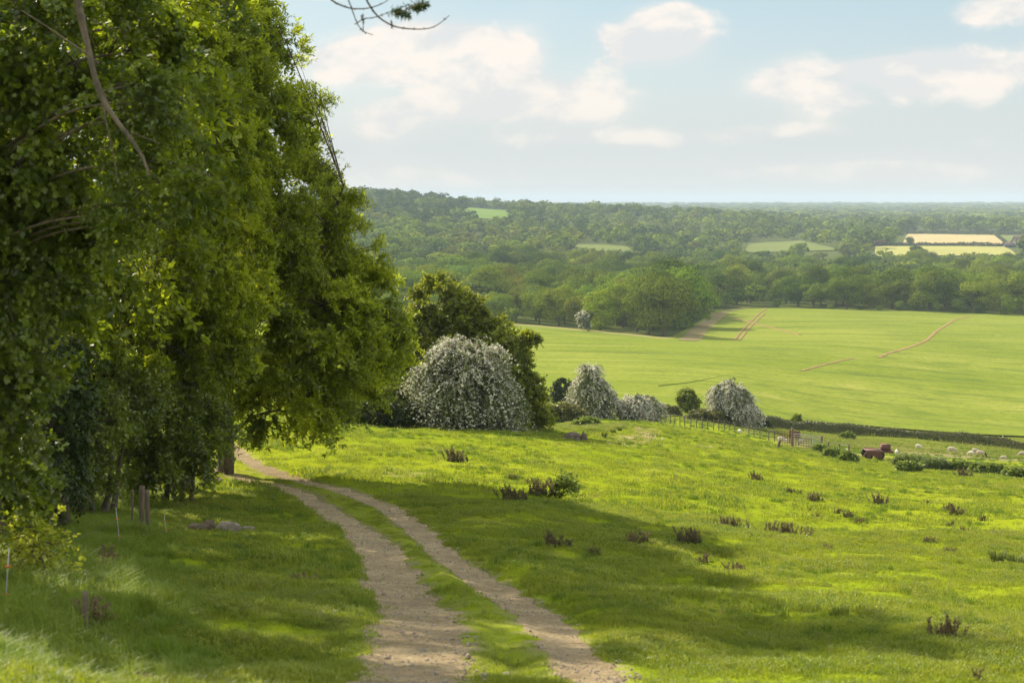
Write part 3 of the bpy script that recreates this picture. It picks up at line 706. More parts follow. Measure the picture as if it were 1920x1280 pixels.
# ================================================================== detailed trees and shrubs
def E(px, py, Y, rpx, rpy, ry):
    c = P(px, py, Y); return [c[0], c[1], c[2], rpx / F * Y, ry, rpy / F * Y]
def curve(a, b, k=6, sag=0., lift=.15, wob=.06):
    a = np.asarray(a); b = np.asarray(b); L = np.linalg.norm(b - a); t = np.linspace(0, 1, k)[:, None]
    m = (a + b) / 2 + np.array([0, 0, lift * L - sag * L]) + rng.normal(size=3) * wob * L
    return (1 - t) ** 2 * a + 2 * t * (1 - t) * m + t ** 2 * b
def leafy(wb, lb, ells, trunks, nclump, ntw, twl, ncl, nleaf, L, W, droop=.35, up=.15, ob=.9, shell=.45, clr=.35, mats=None, twr=.006, limb=.045, nprim=14, spread=.9, minz=None, nh=1.0, twigmix=False):
    el = np.array(ells, float); vol = el[:, 3] * el[:, 4] * el[:, 5]; vol = vol ** .8
    k = rng.choice(len(el), nclump, p=vol / vol.sum())
    d = rdir(nclump); r = shell + (1 - shell) * rng.random(nclump) ** .6
    c = el[k, :3] + d * r[:, None] * el[k, 3:]
    out = nrm(d / el[k, 3:])
    if minz is not None:
        gz = H0(c[:, 0], c[:, 1]) + minz; c[:, 2] = np.maximum(c[:, 2], gz + rng.uniform(0, .4, nclump))
    tp = [dense(np.array(t_, float), 24) for t_ in trunks]             # (x,y,z,r)
    for t_ in tp: wb.tubes(t_[:, :3], t_[:, 3], 7)
    TP = np.concatenate(tp)
    prim = rng.choice(nclump, min(nprim, nclump), replace=False); pts = []
    for i in prim:
        dd = np.linalg.norm(TP[:, :3] - c[i], axis=1) + 1.2 * np.abs(TP[:, 2] - (c[i, 2] - .35 * np.hypot(*(c[i, :2] - TP[:, :2].mean(0)))))
        a = TP[np.argmin(dd)]; cv = curve(a[:3], c[i], 9)
        r0 = min(limb * (.6 + .25 * np.linalg.norm(c[i] - a[:3])), a[3] * .8); rr = np.linspace(r0, .012, 9)
        wb.tubes(cv, rr, 5); pts.append(np.concatenate([cv[2:], rr[2:, None]], 1))
    PP = np.concatenate(pts); cvs = []; rs = []
    for i in range(nclump):
        if i in prim: continue
        dd = np.linalg.norm(PP[:, :3] - c[i], axis=1); a = PP[np.argmin(dd)]
        cvs.append(curve(a[:3], c[i], 5)); rs.append(np.linspace(min(a[3] * .8, .03), .008, 5))
    if cvs: wb.tubes(np.array(cvs), np.array(rs), 4)
    # twigs
    n = nclump * ntw; kscale = rng.uniform(.7, 1.4, nclump); kk = np.repeat(np.arange(nclump), ntw)
    st = c[kk] + rdir(n) * clr * rng.random((n, 1)) ** .5
    td = nrm(out[kk] * ob + rdir(n) * .9 + [0, 0, up]); ln = twl * rng.uniform(.55, 1.25, n)
    tt_ = np.linspace(0, 1, 4)
    def at_(t_): return st + td * (ln * t_)[:, None] + np.array([0, 0, -1.]) * (droop * ln * t_ ** 2)[:, None]
    tw = np.stack([at_(np.full(n, q)) for q in tt_], 1)
    sel = rng.random(n) < .6
    wb.tubes(tw[sel], np.tile(np.linspace(twr, twr * .5, 4), (int(sel.sum()), 1)), 3)
    crnd = rng.random(nclump)[kk] ** 1.3 * .62 + rng.random(n) * .18
    if mats is not None: tm = np.where(rng.random(n) < np.clip(mats[1] + rng.normal(0, .25, nclump)[kk], .08, .95), 1, 0)
    for q in range(ncl):
        t_ = (q + .6 + rng.uniform(-.3, .3, n)) / ncl
        p = at_(t_); tn = nrm(td + np.array([0, 0, -2.]) * (droop * t_)[:, None])
        for _ in range(nleaf):
            dr = nrm(tn * .55 + rdir(n) * spread + [0, 0, -.25 * droop])
            nn = nrm(rdir(n) * .8 + [0, 0, nh] + out[kk] * .4)
            s = rng.uniform(.65, 1.25, n) * kscale[kk]
            Q = leafq(p + rdir(n) * .02, dr, nn, L * s, W * s)
            if mats is None: lb.quads(Q, 0, crnd + rng.random(n) * .25)
            elif twigmix: lb.quads(Q, np.where(rng.random(n) < .12, 0, tm), crnd + rng.random(n) * .25)
            else:
                lb.quads(Q, rng.choice(len(mats), n, p=mats), crnd + rng.random(n) * .25)
    return c, out
def trunk(px, Y, top, r=.22, lean=(0, 0), k=5):
    """trunk from the ground to height top (world z)"""
    x = (px - 960) / F * Y; z = float(H0(x, Y)) - .15
    t = np.linspace(0, 1, k)
    q = [[x + lean[0] * a + random.uniform(-.12, .12) * (a > 0), Y + lean[1] * a + random.uniform(-.12, .12) * (a > 0), z + (top - z) * a, r * (1 - .82 * a)] for a in t]
    q[0][3] = r * 1.35; return q
def tree_object(name, label, cat, base, wb, lb, woodm, leafm, group=None, crown='crown'):
    e = empty(name, base, 0, label, cat, group)
    if wb.n: wb.build('trunk', woodm, e, True, base)
    lb.build(crown, leafm, e, False, base)
    return e
def base_of(t): return (t[0][0], t[0][1], t[0][2] + .15)

# --- big ash whose crown hangs over the track
wb, lb = MB(), MB(); tr = trunk(415, 53, 8.0, .26, (.6, .3)); tr2 = [tr[1][:3] + [.16], [tr[1][0] + 1.6, 53.6, -5.2, .12], [tr[1][0] + 3.4, 53.2, -2.6, .09], [tr[1][0] + 4.4, 53., .5, .05]]
EA = [E(585,480,53,58,70,2.6), E(618,600,53,112,112,3.8), E(535,410,53,94,125,4.1), E(484,235,53.5,84,115,3.8), E(425,90,54,80,120,3.5), E(395,-30,54,70,70,2.9), E(634,660,52,70,58,2.5), E(545,705,51,58,50,2.3), E(505,762,50.5,44,30,1.8), E(565,775,50.5,36,30,1.7), E(615,750,51,44,40,1.8), E(662,722,51.5,34,34,1.6), E(455,605,52,112,100,3.5), E(430,480,52,130,120,3.5), E(670,600,53,72,90,1.8), E(700,640,53,42,60,1.4)]
c_, o_ = leafy(wb, lb, EA, [tr, tr2], 420, 26, .95, 6, 7, .17, .030, .30, .1, 1.1, .55, .45, [.86, .14], .005, .05, 26)
# long bare-ended sprays on the outline
tipk = [E(540,110,54,28,60,1.2), E(588,190,54,26,40,1), E(590,300,53.5,30,30,1), E(600,240,54,25,12,.8), E(515,50,54,34,40,1), E(650,400,53,22,60,1), E(700,500,53,25,50,1)]
leafy(wb, lb, tipk, [tr2], 44, 7, .6, 5, 5, .14, .022, .2, .4, 1.4, .3, .2, [.8, .2], .005, .016, 10)
tree_object('ash_tree', 'big leafy ash with low boughs sweeping down over the bend of the track', 'tree', base_of(tr), wb, lb, M['bark'], [M['ash'], M['ash_new']])
# --- second ash, taller and nearer
wb, lb = MB(), MB(); tr = trunk(330, 46, 9.5, .28, (.5, .2))
EB = [E(350,500,45,150,150,3.5), E(345,310,45,150,150,3.5), E(320,110,45.5,150,150,3.5), E(375,640,44.5,110,90,2.9), E(270,650,44,120,130,2.9), E(300,-80,46,130,120,3.2), E(370,20,46,100,100,2.9)]
leafy(wb, lb, EB, [tr], 820, 12, .58, 5, 7, .15, .028, .3, .15, .8, .35, .38, [.90, .10], .005, .05, 26)
tree_object('ash_tree', 'tall ash with feathery leaves standing just left of the one over the track', 'tree', base_of(tr), wb, lb, M['bark'], [M['ash'], M['ash_new']])
# --- ivy clad trunk, dark
wb, lb = MB(), MB(); tr = trunk(95, 28, 3.5, .20, (.2, 0))
EI = [E(100,880,28,60,80,.8), E(110,600,28,75,150,.9), E(90,760,28,70,110,.8), E(85,420,28,80,120,.9)]
leafy(wb, lb, EI, [tr], 190, 10, .30, 4, 4, .075, .032, .8, -.1, .8, .5, .25, None, .004, .03, 12)
tree_object('ivy_tree', 'dark trunk thickly clad in ivy at the edge of the belt', 'tree', base_of(tr), wb, lb, M['bark'], M['ivy'], None, 'ivy')
# --- near maple, soft with nearness
wb, lb = MB(), MB(); tr = trunk(-90, 19, 5.5, .24, (.8, 0))
EM = [E(70,230,19,170,170,1.3), E(10,560,19,110,200,1.2), E(-120,350,19,160,420,1.6), E(160,60,18.5,170,120,1.3), E(60,430,19,130,120,1.1), E(-40,880,19,110,90,.9)]
leafy(wb, lb, EM, [tr], 300, 17, .46, 5, 4, .085, .032, .4, .1, 1.0, .5, .25, None, .004, .035, 20)
BR = [E(300,330,17,100,35,.5), E(420,335,16.5,45,16,.25), E(260,190,17,90,60,.6), E(240,420,17.5,60,40,.5)]
leafy(wb, lb, BR, [tr], 70, 9, .26, 5, 4, .055, .021, .35, .1, .8, .2, .2, None, .004, .02, 10)
bough = np.array([[*P(120,-160,16), .045], [*P(150,20,15.5), .036], [*P(185,180,15), .030], [*P(232,245,14.8), .024], [*P(268,290,14.6), .018], [*P(280,330,14.5), .010]])
bd = dense(bough, 24); wb.tubes(bd[:, :3], bd[:, 3], 6)
for a_, b2, r_ in (((140,0),(205,200),.016),((190,185),(215,300),.012),((215,300),(222,345),.006),((232,245),(300,270),.010),((185,120),(40,20),.014),((268,290),(285,330),.006)):
    pa, pb = P(*a_, 15.3), P(*b2, 15.1); wb.tubes(curve(pa, pb, 6, lift=0), np.linspace(r_, r_ * .5, 6), 5)
link = dense(np.array([[*tr[3][:3], .09], [*P(20,-300,17.5), .06], [*P(120,-160,16), .045]]), 12); wb.tubes(link[:, :3], link[:, 3], 6)
tree_object('maple_tree', 'near maple at the left with a dark bough hanging down across its leaves', 'tree', base_of(tr), wb, lb, M['bark'], M['maple'])
# --- understorey hazels with bare stems
HZ = [('hazel_shrub', 'dark hazel thicket with brown stems between the ivy tree and the three stakes', [E(150,800,36,110,80,1.3), E(60,860,35,90,60,1.1), E(200,740,38,120,70,1.3), E(165,905,36,60,22,.8)], [(140,36.5),(160,36.2),(120,36.8),(178,37),(200,37.5)], 240),
      ('hazel_shrub', 'hazel bush drooping over long grass behind the three stakes', [E(320,800,42,110,80,1.4), E(322,850,41,42,30,1.0), E(260,860,41,50,45,.9), E(350,760,44,44,44,1.1), E(372,880,42,36,22,.9), E(300,905,42,58,20,.8), E(412,800,43.5,30,42,1.0)], [(300,42.5),(330,42),(350,42.4)], 250),
      ('hazel_shrub', 'low dark bush at the left edge of the picture above the leaning post', [E(-20,850,25,90,90,.8), E(20,920,24.5,60,50,.6)], [(-20,25),(5,25.2)], 130)]
for nm, lb_, els, st_, nc in HZ:
    wb, lb = MB(), MB(); trs = []
    for px_, Y_ in st_:
        t_ = trunk(px_, Y_, H0((px_-960)/F*Y_, Y_) + random.uniform(2.2, 3.4), random.uniform(.05, .10), (random.uniform(-.6, .6), random.uniform(-.3, .3)))
        if trs: t_.insert(0, [*trs[0][0][:3], .06])
        trs.append(t_)
    leafy(wb, lb, els, trs, nc, 10, .42, 5, 4, .10, .030, .4, .1, .8, .35, .3, None, .004, .03, 14, minz=.15)
    tree_object(nm, lb_, 'shrub', base_of(trs[0]), wb, lb, M['bark'], M['hazel'], 'hazels under the tree belt', 'foliage')
# --- belt trees standing outside the picture whose shade falls across the slope
PR = {}
wb, lb = MB(), MB(); e0 = (-14., 14.); z0 = float(H0(*e0)); 
trb = [[e0[0], e0[1], z0, .35], [e0[0] + .2, e0[1], z0 + 5, .26], [e0[0] - .1, e0[1] + .2, z0 + 10, .16], [e0[0], e0[1], z0 + 14, .05]]
EO = [[e0[0], e0[1], z0 + 8.5, 4.2, 4.2, 4.5], [e0[0] + .6, e0[1] - .3, z0 + 12.5, 3.2, 3.2, 3.0], [e0[0] - .8, e0[1] + 1, z0 + 5.5, 3.8, 3.8, 2.6]]
leafy(wb, lb, EO, [trb], 260, 16, .9, 5, 5, .16, .042, .4, .1, .8, .3, .5, None, .008, .05, 24)
bt = tree_object('ash_tree', 'belt ash just out of the picture at the left', 'tree', (e0[0], e0[1], z0), wb, lb, M['bark'], M['ash'], 'belt trees beside the track')
for x_, y_, s_, lab in BELT:
    c = copyobj(bt); c['label'] = lab; c.location = (x_, y_, float(H0(x_, y_)) - .2); c.rotation_euler = (0, 0, random.uniform(0, 6.28)); c.scale = (s_, s_, s_)
    for ch in bt.children: copyobj(ch, c)
bt.location = (BELT0[0], BELT0[1], float(H0(BELT0[0], BELT0[1])) - .2)

# --- hawthorns in blossom
def hawthorn(px, Y, ells, label, nc, L, parts=.5, ntw=11, twl=.75, stem=2, droop=.75, group='hawthorns in blossom', up=.1, nlf=4):
    wb, lb, fb_ = MB(), MB(), MB(); trs = []
    for s_ in range(stem):
        t_ = trunk(px + (s_ - stem / 2) * 6, Y, H0((px-960)/F*Y, Y) + 1.8, .14 if Y < 100 else .12, (random.uniform(-.5, .5), random.uniform(-.3, .3))); trs.append(t_)
    both = MB()
    leafy(wb, both, ells, trs, nc, ntw, twl, 7, nlf, L, L * .36, droop, up, 1.0, .55, .35, [1 - parts, parts], .008, .04, 16, spread=.8, minz=.1, twigmix=True)
    V = np.concatenate(both.v).reshape(-1, 4, 3); mt = np.concatenate(both.m)
    lb.quads(V[mt == 0]); fb_.quads(V[mt == 1])
    b_ = base_of(trs[0]); e = empty('hawthorn_tree', b_, 0, label, 'tree', group)
    wb.build('trunk', M['bark'], e, True, b_); lb.build('foliage', M['haw_leaf'], e, False, b_); fb_.build('blossom', M['blossom'], e, False, b_)
    return e
hawthorn(868, 84.5, [E(870,718,84.5,62,64,2.3), E(858,748,84,58,42,2.2), E(850,662,84.5,24,22,1.1), E(902,668,84.5,24,22,1.1), E(912,745,83.5,34,48,1.9), E(815,712,84.5,26,34,1.5), E(935,775,83,22,26,1.2)], 'large drooping hawthorn grey-white with blossom in front of the dark oak', 250, .115, .50, 26, 1.5)
def gy(px, py): return float(G0(px, py)[1])
y1 = gy(1115, 786); hawthorn(1115, y1, [E(1106,725,y1,22,38,1.6), E(1124,750,y1,26,28,1.6), E(1095,752,y1,18,24,1.3), E(1098,695,y1,13,14,.7)], 'tall ragged hawthorn white with blossom, left of the low rounded one', 110, .15, .66, 22, 1.4, up=.5)
y2 = gy(1200, 788); hawthorn(1200, y2, [E(1196,764,y2,22,18,1.5), E(1217,768,y2,16,15,1.3), E(1184,772,y2,12,13,1.0)], 'low rounded white hawthorn behind the fence beside the taller one', 85, .15, .66, 22, 1.2, up=.3)
y3 = gy(1375, 796); hawthorn(1375, y3, [E(1370,744,y3,30,25,2.0), E(1382,770,y3,32,26,2.2), E(1360,735,y3,18,16,1.2)], 'bright white rounded hawthorn where the hedge begins', 110, .16, .72, 22, 1.45, up=.3)
# small distant hawthorn at the wood edge
hawthorn(1096, 448, [E(1091,597,448,8,11,1.6), E(1101,606,448,5,6,1.2)], 'small whitish hawthorn at the foot of the wood beyond the corn', 30, .40, .4, 8, 1.1, 1, .3, None)
# --- oak behind the large hawthorn
wb, lb = MB(), MB(); Yo = 92.0; tr = trunk(850, Yo, P(850, 600, Yo)[2], .40, (-.4, 0))
EOK = [E(818,572,Yo,44,40,2.0), E(868,590,Yo,38,36,1.8), E(800,640,Yo,46,62,2.2), E(868,632,Yo,62,40,2.2), E(920,640,Yo,48,38,2.0), E(955,700,Yo,34,52,1.8), E(985,740,Yo,28,34,1.6), E(1005,765,Yo,22,28,1.4), E(775,690,Yo,22,50,1.4)]
c_, o_ = leafy(wb, lb, EOK, [tr], 300, 18, .65, 5, 4, .19, .06, .2, .2, .9, .6, .55, None, .008, .055, 26)
sp1 = np.array([P(880,650,Yo), P(925,640,Yo), P(955,630,Yo), P(980,634,Yo), P(990,640,Yo), P(1000,641,Yo)])
wb.tubes(sp1, [.13, .11, .09, .07, .055, .04], 5)
leafy(wb, lb, [E(994,634,Yo,16,7,.6), E(1008,640,Yo,11,7,.4)], [[*map(list, np.c_[sp1[2:], [.09,.07,.055,.04]])]], 22, 8, .32, 4, 4, .17, .055, .3, .2, .7, .3, .2, None, .007, .03, 4)
tree_object('oak_tree', 'dark domed oak behind the large hawthorn with one leafy spur sticking out to the right', 'tree', base_of(tr), wb, lb, M['bark'], M['oak'])
# --- bushes and scrub
def bush(name, label, px, Y, ells, nc, mat, L=.12, W=None, group=None, ntw=9, twl=.35, cat='shrub', minz=.05, stem=.06, droop=.3, up=.2, origin=None, **kw):
    wb, lb = MB(), MB(); zt = H0((px-960)/F*Y, Y)
    tr = trunk(px, Y, zt + max(.4, (max(e[2] for e in ells) - zt) * .7), stem)
    leafy(wb, lb, ells, [tr], nc, ntw, twl, 4, 3, L, W or L * .38, droop, up, .8, .5, .28, None, .006, .03, 8, minz=minz, **kw)
    return tree_object(name, label, cat, base_of(tr), wb, lb, M['bark'], mat, group, 'foliage')
bush('elder_shrub', 'yellow-green elder bush in shade left of the large hawthorn', 715, 86, [E(718,738,86,42,34,1.6), E(690,765,85,40,22,1.4), E(740,760,86,30,25,1.4)], 240, M['elder'], .15)
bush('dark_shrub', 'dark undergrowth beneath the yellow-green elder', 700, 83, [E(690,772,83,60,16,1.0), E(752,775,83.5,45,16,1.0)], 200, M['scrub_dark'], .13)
bush('bare_shrub', 'brownish thin shrub between the ash and the oak', 742, 100, [E(742,650,100,22,55,1.5), E(735,700,100,30,30,1.5)], 90, M['scrub'], .13, ntw=8, twl=.6)
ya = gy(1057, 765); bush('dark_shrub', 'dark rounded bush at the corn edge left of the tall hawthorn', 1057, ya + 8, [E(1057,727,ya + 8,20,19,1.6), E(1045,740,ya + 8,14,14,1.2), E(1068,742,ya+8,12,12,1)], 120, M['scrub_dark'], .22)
yb = gy(1288, 775); bush('elder_shrub', 'small bright green tree between the low and the far right hawthorns', 1288, yb, [E(1286,745,yb,17,14,1.4), E(1292,757,yb,20,10,1.4), E(1288,736,yb,8,8,.6)], 110, M['elder'], .22)
for px_, py_, rx_, ry_, lab, mt, nc in [(1052,792,46,24,'rough bramble mound between the oak and the tall hawthorn','scrub',300),(1010,800,22,16,'bramble clump at the right foot of the large hawthorn','scrub_dark',110),
        (1100,800,26,8,'low weedy patch below the tall hawthorn','nettle',90),(1250,778,26,10,'grey-brown scrub right of the low hawthorn','scrub',110),(1325,790,42,14,'olive bramble bank left of the rightmost hawthorn','scrub',220),
        (1422,800,22,9,'dark scrub at the right foot of the rightmost hawthorn','scrub_dark',110),(1463,800,16,8,'grassy green bush in front of the start of the hedge','nettle',70),(1493,793,7,11,'little green bush standing up out of the hedge','elder',40),
        (1592,866,14,7,'nettle bed left of the red trailer','nettle',90),(1697,874,24,11,'rank reeds growing against the red trailer','rush',140),(1724,873,14,9,'reeds beside the rusty stubs right of the trailer','rush',60),(1754,879,28,9,'dark green reed bed between the trailer and the sheep','rush',130),
        (1705,884,20,7,'pale weeds in front of the reed beds','nettle',60),(1800,882,26,9,'low rough herbage below the pair of sheep','nettle',90),(1850,888,34,10,'low rough herbage right of the dock clump','nettle',110),(1905,895,24,9,'low rough herbage at the right edge of the picture','nettle',70),
        (1540,850,14,8,'nettles by the gatepost','nettle',50),(1560,858,16,7,'nettles under the second wire fence','nettle',60),(1590,822,14,5,'round green weed patch beyond the pens','nettle',40)]:
    g = G0(px_, py_); Yq = float(g[1]); up_ = .6 if mt == 'rush' else .2
    rx_, ry_ = (rx_ * .82, ry_ * .72) if mt in ('nettle', 'rush') else (rx_, ry_)
    bush('bramble_patch' if 'scrub' in mt else ('reed_bed' if mt == 'rush' else ('elder_shrub' if mt == 'elder' else 'weed_patch')), lab, px_, Yq, [E(px_, py_ - ry_ * .45, Yq, rx_, ry_ * .8, rx_ / F * Yq * .5)], nc, M[mt], .13 + .0006 * Yq, (.02 if mt == 'rush' else None), 'rough growth round the pasture edge', 8, .35, 'undergrowth', .02, .03, droop=0 if mt == 'rush' else .3, up=up_ * 2)
# nettle clump on the slope among the docks
g = G0(1060, 934); bush('nettle_clump', 'green leafy nettle clump with pale tops beside the row of dead docks', 1060, g[1], [E(1062,918,g[1],22,13,.35), E(1050,905,g[1],10,9,.2)], 30, M['nettle'], .075, ntw=5, twl=.24, cat='plant', stem=.008, up=1.6)
# bramble spray in the left foreground
g = G0(75, 1085); Yq = float(g[1]); bush('bramble_spray', 'sunlit arching bramble with yellow-green leaves in the left foreground grass', 75, Yq, [E(60,1000,Yq,40,14,.25), E(90,1030,Yq,34,26,.25), E(50,1040,Yq,30,18,.25)], 24, M['bramble'], .06, ntw=6, twl=.26, cat='plant', stem=.012)

# --- hedge along the foot of the corn
def ribbon_leaves(b, line, hgt, wid, n, L, mat=0):
    q = np.array(line); s = np.concatenate([[0], np.cumsum(np.linalg.norm(np.diff(q[:, :2], axis=0), axis=1))])
    t = rng.uniform(0, s[-1], n); x = np.interp(t, s, q[:, 0]); y = np.interp(t, s, q[:, 1])
    hh = hgt * (1 + .5 * fbm(t / 4, t * 0, 5, 3)); a = rng.uniform(0, pi, n)
    e = np.stack([np.cos(a) * rng.choice([-1, 1], n) * 0, np.cos(a), np.sin(a)], 1)
    p = np.stack([x, y + e[:, 1] * wid * .5 * rng.uniform(.7, 1, n), H0(x, y) + np.clip(e[:, 2], 0, 1) ** .6 * hh * rng.uniform(.6, 1.0, n)], 1)
    nn = nrm(e + rdir(n) * .8); d = nrm(np.cross(nn, rdir(n)))
    b.quads(leafq(p, d, nn, L * rng.uniform(.6, 1.4, n), L * .4 * rng.uniform(.6, 1.4, n)), mat)
hl = [G0(a, b_)[:2] for a, b_ in [(1405,799),(1450,801),(1500,805),(1560,811),(1620,814),(1700,819),(1780,828),(1860,836),(1920,843),(1990,851),(2090,864)]]
hb = MB(); ribbon_leaves(hb, hl, 1.2, 1.6, 42000, .18)
for k_ in range(len(hl) - 1):
    for f_ in np.linspace(0, 1, 14, endpoint=False):
        p = hl[k_] * (1 - f_) + hl[k_ + 1] * f_; z_ = float(H0(*p))
        hb.tubes([[p[0], p[1], z_ - .1], [p[0] + random.uniform(-.2, .2), p[1], z_ + .9]], [.05, .02], 4, 1)
o = hb.build('field_hedge', [M['hedge'], M['bark']], origin=(hl[0][0], hl[0][1], float(H0(*hl[0])))); tag(o, 'long low clipped hedge between the corn and the sheep pasture', 'hedge')
# far hedges between the pale fields
fh = [([(1640,1412),(1905,1412)], 'dark hedge and lane bank between the yellow and the sandy fields', 4), ([(1695,1806),(1925,1806)], 'dark hedge along the top of the sandy field', 6), ([(1862,1800),(1886,1435)], 'hedge running downhill between the sandy field and the green field', 4)]
for k_, (pts, lab, hh) in enumerate(fh):
    b = MB(); L_ = [np.array([(p[0]-960)/F*p[1], p[1]]) for p in pts]; ribbon_leaves(b, L_, hh, 3.5, 3500, 1.3)
    tag(b.build('field_hedge', M['scrub_dark'], origin=(L_[0][0], L_[0][1], float(H0(*L_[0])))), lab, 'hedge')
for px_, Y_, h_, w_, lab in [(1693,2180,20,.35,'slim dark conifer standing above the trees behind the sandy field'),(1704,1425,10,1,'lone round tree at the left corner of the sandy field'),(1869,1700,6,1,'small tree on the hedge beside the green field')]:
    e = copyobj(WPROT[0][0]); cr = copyobj(WPROT[0][1], e); copyobj(WPROT[0][2], e); x_ = (px_-960)/F*Y_
    e.location = (x_, Y_, float(H0(x_, Y_)) - .3); e.scale = (h_ * w_, h_ * w_, h_); cr.color = (.7, .8, .7, 1)
    e['label'] = lab; e['category'] = 'tree'; e['group'] = 'single trees by the pale fields'; e.name = 'conifer' if 'conifer' in lab else 'field_tree'
# bushes at the foot of the wood beyond the corn, right part
FB = [1690,1716,1757,1800,1838,1650,1560,1612,1890]
for n_, (px_, w_, h_) in enumerate([(1690,26,5),(1716,22,5),(1757,16,5.5),(1800,40,7),(1838,30,6),(1650,18,3),(1560,20,3),(1612,18,2.6),(1890,34,9)]):
    e = copyobj(WPROT[5][0]) if 5 in WPROT else copyobj(WPROT[0][0]); src = WPROT[5] if 5 in WPROT else WPROT[0]
    cr = copyobj(src[1], e); tr_ = copyobj(src[2], e); Y_ = float(edge_far(px_)) + 2; x_ = (px_-960)/F*Y_; wm = w_ / F * Y_
    e.location = (x_, Y_, float(H0(x_, Y_)) - .3); e.scale = (wm, wm, h_); e.name = 'field_bush'; cr.color = (*TINTS[['grey-green','dark green','light green'][n_ % 3]], 1)
    rk = sorted(FB).index(px_) + 1
    e['label'] = '%s bush, %s from the left of the low bushes along the far corn edge' % (['grey-green','dark green','light green'][n_ % 3], ordn(rk)); e['category'] = 'bush'; e['group'] = 'low bushes along the far corn edge'

# --- larch-like tree whose bare twigs hang in at the top
wb, lb = MB(), MB(); xz = (-7.5, 10.5); z0 = float(H0(*xz))
tl = [[xz[0], xz[1], z0 - .1, .22], [xz[0] + .1, xz[1], z0 + 4, .17], [xz[0], xz[1] + .1, z0 + 8.5, .10], [xz[0], xz[1], z0 + 12, .03]]
t_ = dense(np.array(tl), 20); wb.tubes(t_[:, :3], t_[:, 3], 8)
def px_tube(pts, r0, r1, Y=12.):
    q = dense(np.array([[*P(a, b_, Y + dy), 0] for a, b_, dy in pts]), 22)[:, :3]; wb.tubes(q, np.linspace(r0, r1, 22), 5); return q
bo = dense(np.array([[xz[0], xz[1], z0 + 7.2, .07], [*P(300,-300,11.5), .045], [*P(560,-170,12), .028], [*P(700,-110,12), .018], [*P(790,-60,12), .010]]), 24)
wb.tubes(bo[:, :3], bo[:, 3], 6)
Q_ = [px_tube([(560,-170,0),(590,-60,0),(615,0,0),(655,17,0),(690,17,0),(725,5,0),(740,-12,0)], .010, .003), px_tube([(600,-140,.1),(630,-50,.1),(660,15,.1),(668,45,.1),(681,60,.1),(700,66,.1)], .009, .0025),
      px_tube([(640,-130,.2),(670,-40,.2),(690,10,.2),(706,32,.2),(740,52,.2),(785,56,.2),(815,53,.2),(843,29,.2)], .010, .003), px_tube([(735,-90,0),(790,-30,0),(798,5,0),(770,15,0),(735,28,0)], .008, .003),
      px_tube([(668,45,.1),(680,35,.1),(700,34,.1),(735,22,.1),(770,8,.1)], .005, .002), px_tube([(681,60,.1),(681,40,.1),(679,28,.1)], .004, .002), px_tube([(735,52,.2),(734,40,.2)], .003, .002)]
for q in Q_:
    for p in q[::2]:
        n = 3; lb.quads(leafq(np.repeat(p[None], n, 0), rdir(n), rdir(n), np.full(n, .018), np.full(n, .006)), 1)
for c0, r_, n in (((780,12),.07,260),((745,22),.07,200),((760,28),.05,100),((795,8),.04,90)):
    c0 = P(*c0, 12.1); n_ = n; lb.quads(leafq(c0 + rdir(n_) * rng.random((n_, 1)) * [r_ * 1.3, r_, r_ * .6], nrm(rdir(n_) + [.3, 0, -.4]), rdir(n_), np.full(n_, .05), np.full(n_, .004)), 0)
for c0, r_, n in (((430,25),.16,420),((475,55),.09,220),((400,-20),.2,300)):
    c0 = P(*c0, 12.3); n_ = n; lb.quads(leafq(c0 + rdir(n_) * rng.random((n_, 1)) * r_, nrm(rdir(n_) + [.3, 0, -.3]), rdir(n_), np.full(n_, .05), np.full(n_, .005)), 0)
wb.tubes(curve(bo[8, :3], P(430, 10, 12.3), 8, lift=0), np.linspace(.015, .005, 8), 4)
# crown of the larch above the picture
leafy(wb, lb, [[xz[0], xz[1], z0 + 8.5, 2.4, 2.4, 3.2]], [tl], 60, 8, .7, 4, 4, .12, .03, .6, 0, .8, .3, .4, [1, 0], .006, .04, 14)
tree_object('larch_tree', 'larch whose bare knobbly twig ends hang into the top of the sky', 'tree', (xz[0], xz[1], z0), wb, lb, M['twig'], [M['ivy'], M['twig']])

# ================================================================== dead docks
def dock_mesh(seed, n, wx, wy, leaves=.25):
    """unit size dock clump: base width wx, depth wy, height 1"""
    b = MB(); g = random.Random(seed)
    for _ in range(n):
        x, y = g.gauss(0, wx * .26), g.gauss(0, wy * .26); x = max(-wx * .6, min(wx * .6, x)); h = g.uniform(.25, 1.0) * (1 - .45 * (abs(x) / (wx * .6)) ** 2)
        lx, ly = g.gauss(.08, .26) * h, g.gauss(0, .2) * h
        t = np.linspace(0, 1, 6); q = np.stack([x + lx * t ** 1.5, y + ly * t ** 1.5, h * t - .03], 1)
        b.tubes(q, np.linspace(.024, .014, 6), 4, 0)
        m = int(95 * h); tt_ = rng.uniform(.22, 1.02, m); p = np.stack([x + lx * tt_ ** 1.5, y + ly * tt_ ** 1.5, h * tt_], 1) + rdir(m) * .05
        b.quads(leafq(p, nrm(rdir(m) + [0, 0, .9]), rdir(m), rng.uniform(.05, .10, m), rng.uniform(.018, .036, m)), 0)
        if g.random() < leaves + .35:
            m = 8; a = rng.uniform(0, 6.28, m)
            b.quads(leafq(np.repeat([[x, y, .02]], m, 0), nrm(np.stack([np.cos(a), np.sin(a), np.full(m, .7)], 1)), rdir(m) * .3 + [0, 0, 1], rng.uniform(.2, .35, m), np.full(m, .05)), 1)
    return b
DV = [dock_mesh(1, 20, .9, .6), dock_mesh(2, 28, 1.5, .8), dock_mesh(3, 12, .7, .5), dock_mesh(4, 60, 3.2, 1.0, .5), dock_mesh(5, 36, 1.9, .8, .6)]
DW = [.95, 1.55, .75, 3.3, 2.0]
